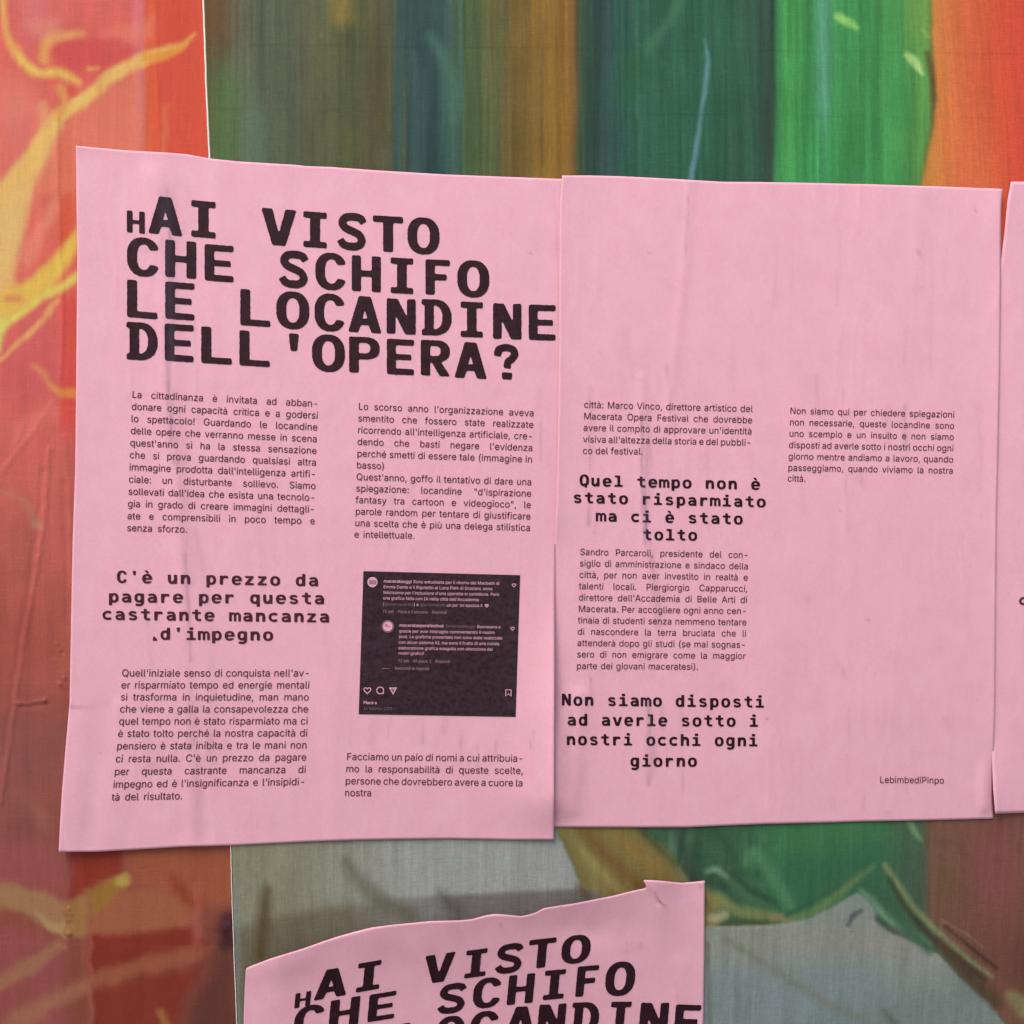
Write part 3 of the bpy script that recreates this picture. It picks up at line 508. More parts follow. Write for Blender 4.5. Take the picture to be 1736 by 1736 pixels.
def place(v, L, Rr, up, upr, total):
    """v in cap-height/line units -> ruler marks; v[:,0] along 0..total, v[:,1] in cap heights"""
    s = (v[:, 0] / total)[:, None]
    base = (1 - s) * L + s * Rr
    u = (1 - s) * up + s * upr
    return base + v[:, 1:2] * u

def text_block(pr, lines, anchors, cap, xs=.975, ragged=(), T=None, sp0=None):
    """anchors: {line index: (xl, yl, xr, yr)}; lines in between are interpolated"""
    full = dict(anchors); last = max(full); over = None
    if len(full) > 1:
        w0 = full[min(full)]; w1 = full[last]
        if (w1[2] - w1[0]) < .85 * (w0[2] - w0[0]): over = full.pop(last)
    ks = sorted(full); A = np.array([full[k] for k in ks], float)
    idx = np.arange(len(lines))
    if len(ks) == 1: B = np.repeat(A, len(lines), 0)
    else: B = np.stack([smooth_interp(idx, ks, A[:, c]) for c in range(4)], -1)
    dB = np.gradient(B, axis=0) if len(lines) > 1 else None
    if over is not None: B[-1] = over
    if dB is None: dL = dR = np.array([[0, 20.]])
    else: dL = dB[:, :2].copy(); dR = dB[:, 2:].copy()
    if over is not None: dL[-1] = dL[-2]; dR[-1] = dR[-2]
    if T is not None:
        nL, nR = T(B[:, :2]), T(B[:, 2:])
        dL, dR = T(B[:, :2] + dL) - nL, T(B[:, 2:] + dR) - nR
        B = np.hstack([nL, nR]); cap = cap * T.scale
    for i, txt in enumerate(lines):
        L, Rr = B[i, :2], B[i, 2:]
        up = -dL[i] / np.hypot(*dL[i]) * cap; upr = -dR[i] / np.hypot(*dR[i]) * cap
        width = np.hypot(*(Rr - L)) / cap
        adv = sum(GLY[c][0] for c in txt if c != ' ') * xs
        nsp = txt.count(' ')
        if nsp == 0:
            k = xs
            if txt in ragged or True: k = width / (adv / xs)
            if i == len(lines) - 1 or nsp == 0: xsc = k; sp = 0
        else:
            xsc = xs; sp = (width - adv) / nsp
            mn = .27
            if sp < mn:
                xsc = (width - mn * nsp) / (adv / xs); sp = mn
        x = 0
        for c in txt:
            if c == ' ': x += sp; continue
            a, v, t = GLY[c]
            if len(v):
                q = v.copy(); q[:, 0] = x + q[:, 0] * xsc
                pr.add(place(q, L, Rr, up, upr, width), t)
            x += a * xsc
    return B

def smooth_interp(x, ks, vs):
    """piecewise with matched slopes (Hermite)"""
    ks = np.array(ks, float); vs = np.array(vs, float)
    m = np.gradient(vs, ks)
    out = []
    for q in x:
        if q > ks[-1]: out.append(vs[-1] + (q - ks[-1]) * m[-1]); continue
        i = int(np.clip(np.searchsorted(ks, q) - 1, 0, len(ks) - 2))
        h = ks[i + 1] - ks[i]; t = (q - ks[i]) / h
        out.append((2 * t ** 3 - 3 * t ** 2 + 1) * vs[i] + (t ** 3 - 2 * t ** 2 + t) * h * m[i] + (-2 * t ** 3 + 3 * t ** 2) * vs[i + 1] + (t ** 3 - t ** 2) * h * m[i + 1])
    return np.array(out)

def mono_lines(pr, rows, cap, T=None, slant=0.0):
    """rows: (text, xl, yl, xr, yr) from the ink left of the first letter to the ink right of the last"""
    for txt, xl, yl, xr, yr in rows:
        L = np.array([xl, yl], float); Rr = np.array([xr, yr], float); c = cap
        if T is not None: L = T(L[None])[0]; Rr = T(Rr[None])[0]; c = cap * T.scale
        a = inkbox(MG[txt[0]][0])[0]; b = inkbox(MG[txt[-1]][0])[1]
        tot = (len(txt) - 1) * 80 + b - a
        up = np.array([slant, -1.0]) * c / 80
        for i, ch in enumerate(txt):
            if ch == ' ': continue
            v, t = MG[ch]
            q = np.c_[v[:, 0] + i * 80 - a, v[:, 1]]
            pr.add(place(q, L, Rr, up, up, tot), t)

def head_row(pr, row, T=None, slant=None):
    """row: (char, x0, x1, ytop, ybot) at each letter's centre; the slope comes from the row itself"""
    xc = np.array([(r[1] + r[2]) / 2 for r in row]); yb = np.array([r[4] for r in row])
    big = np.array([r[0] not in "'" for r in row])
    deg = 2 if big.sum() > 3 else 1
    co = np.polyfit(xc[big], yb[big], deg)
    dco = np.polyder(co)
    for i, r in enumerate(row):
        ch, x0, x1, yt, y_b = r[:5]
        sl = float(np.polyval(dco, xc[i]))
        v, t = HG[ch]
        a, b, c, d = inkbox(v)
        gx = (v[:, 0] - a) / (b - a); gy = (v[:, 1] - c) / (d - c)
        s = slant(xc[i]) if slant else 0.0
        w = (x1 - x0) - abs(s) * (y_b - yt) * (.0)
        X = x0 + gx * w + s * gy * (y_b - yt)
        Y = y_b + (X - (x0 + x1) / 2) * sl * 1.0 - gy * (y_b - yt)
        q = np.c_[X, Y]
        if T is not None: q = T(q)
        pr.add(q, t)

class Affine:
    """fits ruler marks of one sheet onto another"""
    def __init__(self, src, dst):
        src = np.array(src, float); dst = np.array(dst, float)
        A = np.c_[src, np.ones(len(src))]
        if len(src) >= 4: A = np.c_[A, src[:, 0] * src[:, 1]]
        self.M = np.linalg.lstsq(A, dst, rcond=None)[0]; self.k = A.shape[1]
        s = np.linalg.norm(dst[1] - dst[0]) / np.linalg.norm(src[1] - src[0])
        self.scale = float(s)
    def __call__(self, p):
        p = np.asarray(p, float); A = np.c_[p, np.ones(len(p))]
        if self.k == 4: A = np.c_[A, p[:, 0] * p[:, 1]]
        return A @ self.M

# ------------------------------------------------------------------ sheets of paper
class Sheet:
    def __init__(self, label, corners, top, right, bottom, left, hfun, stain, nx, ny, tip=None, group='pink printed sheets pasted on the fabric'):
        """edges are lists of ruler marks; top & bottom left->right, left & right top->bottom"""
        self.hf = hfun; self.stain = stain
        def res(P, n):
            P = np.array(P, float)
            d = np.r_[0, np.cumsum(np.hypot(*np.diff(P, axis=0).T))]; d /= d[-1]
            t = np.linspace(0, 1, n)
            return np.c_[np.interp(t, d, P[:, 0]), np.interp(t, d, P[:, 1])]
        t_, b_ = res(top, nx), res(bottom, nx); l_, r_ = res(left, ny), res(right, ny)
        u = np.linspace(0, 1, nx)[None, :, None]; v = np.linspace(0, 1, ny)[:, None, None]
        C = (1 - v) * t_[None] + v * b_[None] + (1 - u) * l_[:, None] + u * r_[:, None] \
            - ((1 - u) * (1 - v) * t_[0] + u * (1 - v) * t_[-1] + (1 - u) * v * b_[0] + u * v * b_[-1])
        X, Y = C[..., 0].ravel(), C[..., 1].ravel()
        if tip:                                  # a torn nick curls its point sideways
            k = np.exp(-((X - tip[0]) ** 2 + (Y - tip[1]) ** 2) / tip[3] ** 2)
            X = X + tip[2] * k
        w = W(X, Y, self.h(X, Y))
        self.origin = tuple(w.mean(0))
        self.root = thing('poster', self.origin, label, 'poster', group)
        self.paper = new_obj('paper', w, grid_faces(nx, ny), M_PAPER, self.root, self.origin, True, {'stain': stain(X, Y)})
        sol = self.paper.modifiers.new('thickness', 'SOLIDIFY'); sol.thickness = .00006; sol.offset = -1
    def h(self, x, y):
        h = self.hf(np.asarray(x, float), np.asarray(y, float)) - .0016
        return .0016 + .5 * (h + np.sqrt(h * h + .0003 ** 2))

# ------------------------------------------------------------------ the prints on the fabric
def blend(C, m, col):
    m = m[..., None]
    return C * (1 - m) + np.asarray(col, float) * m

def strokes(C, X, Y, ops, wander=3.0, seed=5):
    Xw = X + wander * fbm(X / 26, Y / 26, seed, 3); Yw = Y + wander * fbm(X / 26, Y / 26, seed + 9, 3)
    for pts, col, soft, op in ops:
        P_ = np.array(pts, float)
        q = smooth(P_, 5)
        x0, x1 = q[:, 0].min() - 90, q[:, 0].max() + 90; y0, y1 = q[:, 1].min() - 90, q[:, 1].max() + 90
        s = (X > x0) & (X < x1) & (Y > y0) & (Y < y1)
        if not s.any(): continue
        d, w, _ = pdist(Xw[s], Yw[s], q)
        m = op * (1 - sst(w - soft, w + soft, d))
        tex = 1 + .25 * fbm(X[s] / 12, Y[s] / 30, seed + 3, 2)
        C[s] = blend(C[s], np.clip(m * tex, 0, 1), col)
    return C

def area(C, X, Y, poly, col, soft=6, op=1.0, wander=4.0, seed=11):
    Xw = X + wander * fbm(X / 22, Y / 22, seed, 3); Yw = Y + wander * fbm(X / 22, Y / 22, seed + 5, 3)
    p = np.array(poly, float)
    s = (X > p[:, 0].min() - 60) & (X < p[:, 0].max() + 60) & (Y > p[:, 1].min() - 60) & (Y < p[:, 1].max() + 60)
    if not s.any(): return C
    q = np.c_[np.vstack([p, p[:1]]), np.zeros(len(p) + 1)]
    d, _, _ = pdist(Xw[s], Yw[s], q)
    sd = np.where(inpoly(Xw[s], Yw[s], p), -d, d)
    C[s] = blend(C[s], op * (1 - sst(-soft, soft, sd)), col)
    return C

def centre_print(X, Y):
    Xw = X + 5 * fbm(X / 40, Y / 160, 3, 2)
    bands = [(-700, (150, 110, 60)), (340, (96, 78, 52)), (372, (96, 88, 62)), (410, (97, 99, 80)), (470, (86, 98, 76)), (540, (88, 92, 66)), (590, (84, 92, 58)), (640, (88, 86, 60)),
             (668, (84, 88, 66)), (682, (56, 84, 78)), (720, (48, 76, 76)), (745, (48, 78, 76)), (772, (68, 100, 90)), (800, (72, 98, 62)), (840, (96, 96, 58)), (862, (110, 94, 50)),
             (900, (122, 98, 48)), (925, (142, 110, 46)), (955, (146, 108, 48)), (972, (122, 92, 48)), (984, (62, 84, 62)), (1000, (45, 74, 66)), (1022, (54, 76, 76)), (1055, (48, 92, 78)),
             (1110, (52, 98, 78)), (1180, (50, 98, 76)), (1250, (52, 94, 74)), (1295, (54, 82, 70)), (1311, (52, 76, 62)), (1319, (60, 128, 80)), (1330, (74, 158, 86)), (1358, (68, 150, 84)),
             (1370, (58, 134, 74)), (1382, (66, 138, 92)), (1393, (92, 160, 128)), (1404, (84, 158, 118)), (1416, (66, 146, 84)), (1480, (66, 143, 82)), (1530, (70, 145, 80)), (1560, (90, 152, 80)), (2400, (88, 150, 78))]
    bx = np.array([b[0] for b in bands]); bc = np.array([b[1] for b in bands], float)
    jit = sst(372, 400, X) * (1 - sst(935, 965, X)) + sst(1000, 1020, X) * (1 - sst(1270, 1295, X))
    Xw = Xw + jit * (16 * vn(X / 5.0 + Y * .004, Y / 330, 23) + 12 * vn(X / 13.0, Y / 200, 24))
    C = np.stack([np.interp(Xw, bx, bc[:, k]) for k in range(3)], -1)
    C = blend(C, sst(150, 262, Y) * sst(1340, 1364, X) * (1 - sst(1408, 1424, X)) * .8, (62, 150, 84))
    # the upright strands drift in tone on the way down
    C = C * (1 + .13 * fbm(X / 6, Y / 260, 21, 2) + .06 * fbm(X / 40, Y / 60, 22, 2))[..., None]
    C = blend(C, .6 * np.exp(-((X - 380) / 36) ** 2) * sst(60, 170, Y), (72, 124, 66))
    C = blend(C, .55 * np.exp(-((X - 435) / 22) ** 2) * sst(120, 220, Y), (92, 124, 104))
    C = blend(C, .75 * np.exp(-((X - 362) / 30) ** 2) * (1 - sst(40, 120, Y)), (108, 76, 44))
    C = blend(C, .5 * np.exp(-((X - 1560) / 34) ** 2) * (1 - sst(40, 130, Y)), (126, 166, 78))
    # orange field on the right, its edge bowed
    ex = np.interp(Y, [-600, 0, 100, 170, 230, 312, 500, 1400], [1570, 1578, 1580, 1584, 1578, 1562, 1545, 1545]) + 2 * fbm(X / 30, Y / 18, 31, 2)
    o = sst(-5, 5, X - ex)
    oc = np.stack([np.interp(X, [1570, 1600, 1640, 1690, 1760, 2300], v) for v in ([204, 212, 214, 212, 208, 198], [142, 126, 106, 88, 76, 90], [68, 70, 70, 62, 62, 70])], -1)
    oc = oc * (1 + .05 * fbm(X / 14, Y / 200, 33, 2))[..., None]
    oc = blend(oc, .55 * sst(120, 330, Y) * np.exp(-((X - 1665) / 34) ** 2), (222, 122, 80))
    C = C * (1 - o[..., None]) + oc * o[..., None]
    C = blend(C, .8 * np.exp(-((X - ex + 1) / 5) ** 2) * (.35 + .65 * np.exp(-((Y - 160) / 70) ** 2)), (92, 82, 44))
    C = strokes(C, X, Y, [
        ([(580, -10, 22), (580, 24, 20)], (138, 122, 60), 18, .8),
        ([(1422, 28, 7), (1440, 38, 8), (1452, 46, 4)], (146, 206, 112), 6, .95),
        ([(1538, 92, 5), (1552, 106, 8), (1562, 124, 3)], (172, 212, 130), 5, .95),
        ([(1564, 50, 3), (1574, 62, 3)], (160, 190, 100), 4, .6),
        ([(1572, 90, 4), (1580, 130, 5), (1580, 170, 3)], (96, 74, 36), 5, .7),
        ([(1196, 66, 1), (1199, 108, 4), (1192, 170, 4), (1184, 230, 4), (1172, 300, 5), (1160, 380, 5)], (98, 142, 148), 3, .85),
        ([(1174, 264, .8), (1165, 305, .8)], (60, 92, 90), 1.6, .8),
        ([(1152, 6, 8), (1125, 50, 8), (1100, 82, 10)], (74, 120, 90), 9, .6),
        ([(1080, 40, 2), (1081, 200, 2)], (76, 130, 92), 3, .5),
        ([(1080, 110, 12), (1060, 160, 12)], (48, 98, 58), 20, .5),
        ([(730, 60, 8), (765, 130, 12), (770, 200, 10)], (78, 122, 104), 10, .5),
        ([(700, 90, 6), (712, 180, 12), (708, 300, 8)], (74, 98, 104), 10, .4),
        ([(646, 100, 9), (652, 240, 9)], (78, 74, 40), 12, .4),
    ], 2.0)
    # ---- the lower half of the picture: a pale cushion, golden folds, deep green
    Lw = np.zeros_like(C)
    Lw[...] = (58, 96, 72)
    g = sst(1230, 1340, X)
    Lw = blend(Lw, g, (61, 112, 72))
    Lw = blend(Lw, g * sst(1410, 1480, Y + .15 * (X - 1400)) * .85, (52, 96, 72))
    Lw = blend(Lw, .75 * sst(1480, 1556, X), (74, 92, 76))
    Lw = Lw * (1 + .16 * (1 - sst(1290, 1350, X)) * fbm(X / 12, Y / 20, 65, 3))[..., None]
    strand = np.clip(.5 + .8 * vn(X / 9 + .02 * Y, Y / 120, 61), 0, 1) * np.exp(-((X - 1165) / 70) ** 2)
    Lw = blend(Lw, .5 * strand, (94, 116, 98)); Lw = blend(Lw, .5 * (1 - strand) * np.exp(-((X - 1165) / 70) ** 2), (46, 72, 56))
    Lw = area(Lw, X, Y, [(1577, 1300), (1570, 1380), (1573, 1560), (1600, 1610), (1720, 1760), (2400, 1900), (2400, 1200)], (112, 80, 66), 15)
    Lw = blend(Lw, .75 * np.exp(-(((X - 1690) / 60) ** 2 + ((Y - 1470) / 110) ** 2)), (132, 76, 76))
    Lw = blend(Lw, .6 * np.exp(-(((X - 1610) / 34) ** 2 + ((Y - 1500) / 70) ** 2)), (102, 82, 60))
    Lw = blend(Lw, .5 * np.exp(-(((X - 1725) / 60) ** 2 + ((Y - 1640) / 80) ** 2)), (96, 56, 50))
    grey = [(380, 1200), (900, 1200), (941, 1405), (962, 1445), (985, 1500), (1040, 1530), (1180, 1600), (1180, 1850), (380, 1850)]
    gold = [(930, 1300), (1060, 1380), (1090, 1410), (1130, 1440), (1175, 1500), (1220, 1560), (1210, 1610), (1100, 1640), (1000, 1560), (975, 1480), (940, 1400)]
    Lw = area(Lw, X, Y, gold, (118, 108, 64), 8)
    Lw = strokes(Lw, X, Y, [
        ([(955, 1400, 6), (985, 1440, 8), (1010, 1490, 10), (1030, 1520, 8)], (128, 122, 76), 10, .8),
        ([(970, 1390, 4), (1010, 1432, 9), (1060, 1480, 10), (1110, 1520, 8)], (112, 86, 50), 11, .85),
        ([(1010, 1390, 6), (1060, 1430, 9), (1120, 1480, 10), (1180, 1540, 8)], (134, 110, 60), 12, .8),
        ([(985, 1440, 4), (1040, 1500, 7), (1075, 1525, 6)], (148, 136, 84), 8, .7),
        ([(1062, 1384, 4), (1110, 1430, 6), (1150, 1468, 6), (1185, 1500, 6)], (62, 74, 50), 10, .7),
        ([(1150, 1410, 6), (1170, 1480, 8), (1190, 1520, 6)], (50, 66, 54), 10, .7),
        ([(1150, 1470, 2), (1172, 1505, 3), (1180, 1520, 3)], (120, 128, 100), 5, .6),
        ([(1200, 1478, 5), (1214, 1474, 6), (1232, 1488, 4)], (104, 138, 114), 5, .8),
        ([(1206, 1492, 8), (1230, 1504, 8)], (46, 72, 54), 8, .8),
        ([(1216, 1408, 8), (1236, 1440, 8), (1262, 1476, 7)], (46, 80, 58), 12, .7),
        ([(1264, 1462, 9), (1282, 1446, 11), (1310, 1484, 12), (1330, 1520, 10), (1344, 1546, 6)], (78, 124, 88), 10, .8),
        ([(1236, 1492, 7), (1262, 1518, 8), (1300, 1535, 8)], (70, 104, 74), 8, .7),
        ([(1240, 1480, 4), (1268, 1504, 5), (1312, 1530, 4)], (44, 72, 54), 6, .7),
        ([(1216, 1520, 8), (1252, 1545, 10), (1300, 1552, 10), (1344, 1558, 6)], (112, 124, 78), 8, .9),
        ([(1196, 1512, 8), (1214, 1535, 9)], (136, 122, 72), 9, .85),
        ([(1204, 1558, 7), (1228, 1552, 8)], (152, 152, 116), 6, .85),
        ([(1226, 1566, 4), (1270, 1566, 5), (1320, 1565, 4)], (74, 78, 44), 5, .8),
        ([(1310, 1556, 6), (1340, 1555, 5)], (128, 124, 92), 7, .7),
        ([(1336, 1549, 6), (1362, 1540, 6), (1400, 1520, 4), (1430, 1502, 3)], (46, 84, 62), 6, .8),
        ([(1352, 1556, 8), (1392, 1536, 9), (1424, 1514, 8), (1456, 1488, 6), (1480, 1468, 3)], (92, 122, 80), 7, .9),
    ], 2.5)
    cus = [(1190, 1573), (1260, 1570), (1330, 1566), (1376, 1556), (1412, 1536), (1452, 1513), (1472, 1524), (1484, 1548), (1500, 1568), (1518, 1584), (1560, 1602), (1592, 1618), (1640, 1668), (1690, 1714), (1730, 1790), (1730, 2600), (1150, 2600)]
    gc = np.zeros_like(C); gc[...] = (128, 138, 132)
    gc = blend(gc, .75 * sst(1590, 1690, Y) * (1 - sst(1420, 1600, X)), (118, 132, 138))
    gc = blend(gc, .7 * np.exp(-((Y - 1600) / 28) ** 2), (136, 138, 128))
    gc = blend(gc, .6 * sst(1650, 1736, Y + .3 * (X - 1500)), (106, 122, 120))
    gc = strokes(gc, X, Y, [([(1230, 1590, 5), (1300, 1636, 6), (1400, 1700, 7), (1470, 1730, 6)], (110, 116, 104), 9, .6),
                            ([(1200, 1600, 3), (1204, 1740, 4)], (96, 104, 92), 5, .8),
                            ([(1500, 1715, 4), (1516, 1736, 6)], (80, 88, 74), 8, .6),
                            ([(1438, 1568, 3), (1446, 1554, 4), (1460, 1545, 3)], (74, 82, 84), 4, .9)], 2)
    Xc = X + 4 * fbm(X / 22, Y / 22, 77, 3)
    p = np.array(cus, float)
    d, _, _ = pdist(Xc, Y, np.c_[np.vstack([p, p[:1]]), np.zeros(len(p) + 1)])
    m = (1 - sst(-4, 4, np.where(inpoly(Xc, Y, p), -d, d)))[..., None]
    Lw = Lw * (1 - m) + gc * m
    Lw = strokes(Lw, X, Y, [
        ([(1200, 1572, 2), (1300, 1571, 2), (1360, 1562, 2)], (148, 154, 142), 3, .6),
        ([(1462, 1512, 4), (1480, 1530, 7), (1510, 1560, 8), (1545, 1585, 8), (1575, 1600, 4)], (104, 140, 116), 7, .85),
        ([(1486, 1556, 4), (1500, 1568, 5), (1514, 1580, 3)], (60, 76, 66), 5, .8),
        ([(1510, 1574, 5), (1536, 1584, 6), (1566, 1598, 4)], (82, 84, 76), 5, .7),
        ([(1482, 1500, 7), (1502, 1530, 8), (1540, 1575, 8), (1575, 1610, 7)], (58, 94, 72), 10, .9),
        ([(1500, 1466, 4), (1520, 1495, 5), (1552, 1542, 5), (1590, 1580, 5), (1640, 1625, 5), (1682, 1655, 3)], (116, 128, 92), 6, .95),
        ([(1507, 1490, 2), (1540, 1545, 3), (1580, 1590, 4), (1630, 1630, 5), (1670, 1660, 4)], (56, 56, 42), 7, .9),
        ([(1590, 1598, 6), (1640, 1650, 9), (1690, 1700, 10)], (78, 64, 50), 11, .9),
        ([(1596, 1560, 1.5), (1640, 1585, 1.5), (1668, 1606, 1.5)], (134, 108, 84), 3, .7),
        ([(1604, 1572, 2), (1650, 1610, 3), (1690, 1640, 3)], (66, 46, 36), 4, .7),
        ([(1542, 1394, 4), (1552, 1410, 5), (1562, 1424, 3)], (112, 150, 104), 6, .8),
        ([(1570, 1425, 4), (1620, 1432, 3), (1650, 1460, 3)], (96, 76, 54), 8, .5),
        ([(1716, 1690, 12), (1740, 1710, 18)], (124, 120, 84), 9, .8),
    ], 2.0)
    gl = np.zeros_like(C); gl[...] = (134, 136, 124)
    gl = blend(gl, sst(560, 720, X) * .85, (150, 156, 156))
    gl = blend(gl, .6 * (1 - sst(470, 590, X)), (126, 124, 98))
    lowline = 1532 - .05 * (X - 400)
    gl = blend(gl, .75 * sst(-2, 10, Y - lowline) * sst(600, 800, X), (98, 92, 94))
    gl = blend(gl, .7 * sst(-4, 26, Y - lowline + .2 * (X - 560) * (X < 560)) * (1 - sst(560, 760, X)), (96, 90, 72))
    gl = blend(gl, .35 * sst(1436, 1420, Y) , (118, 120, 112))
    gl = strokes(gl, X, Y, [([(588, 1462, 8), (612, 1496, 12), (650, 1530, 14), (700, 1552, 12)], (92, 90, 76), 14, .6),
                            ([(452, 1510, 8), (448, 1560, 12), (440, 1620, 10)], (82, 70, 46), 12, .75),
                            ([(478, 1560, 4), (482, 1600, 5), (478, 1620, 4)], (118, 110, 88), 8, .7),
                            ([(745, 1515, 6), (775, 1545, 10)], (72, 68, 70), 14, .5),
                            ([(985, 1505, 8), (1000, 1530, 8)], (84, 72, 44), 10, .6),
                            ([(402, 1500, 4), (404, 1800, 5)], (118, 128, 126), 6, .7)], 2)
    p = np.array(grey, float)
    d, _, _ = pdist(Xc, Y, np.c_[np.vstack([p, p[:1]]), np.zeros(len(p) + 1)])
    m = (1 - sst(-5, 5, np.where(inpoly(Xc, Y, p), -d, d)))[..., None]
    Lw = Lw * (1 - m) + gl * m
    Lw = Lw * (1 + .05 * fbm(X / 16, Y / 90, 91, 2))[..., None]
    k = sst(700, 1100, Y)[..., None]
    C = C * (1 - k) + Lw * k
    # crossing creases left by folding: slightly darker lines in the print
    for y0 in (75, 185):
        C = C * (1 - .10 * np.exp(-((Y - y0 - .012 * (X - 350) - 1.5 * fbm(X / 60, 0 * X, y0, 2)) / 1.6) ** 2) * (.5 + .5 * vn(X / 50, Y, 7)))[..., None]
    return C

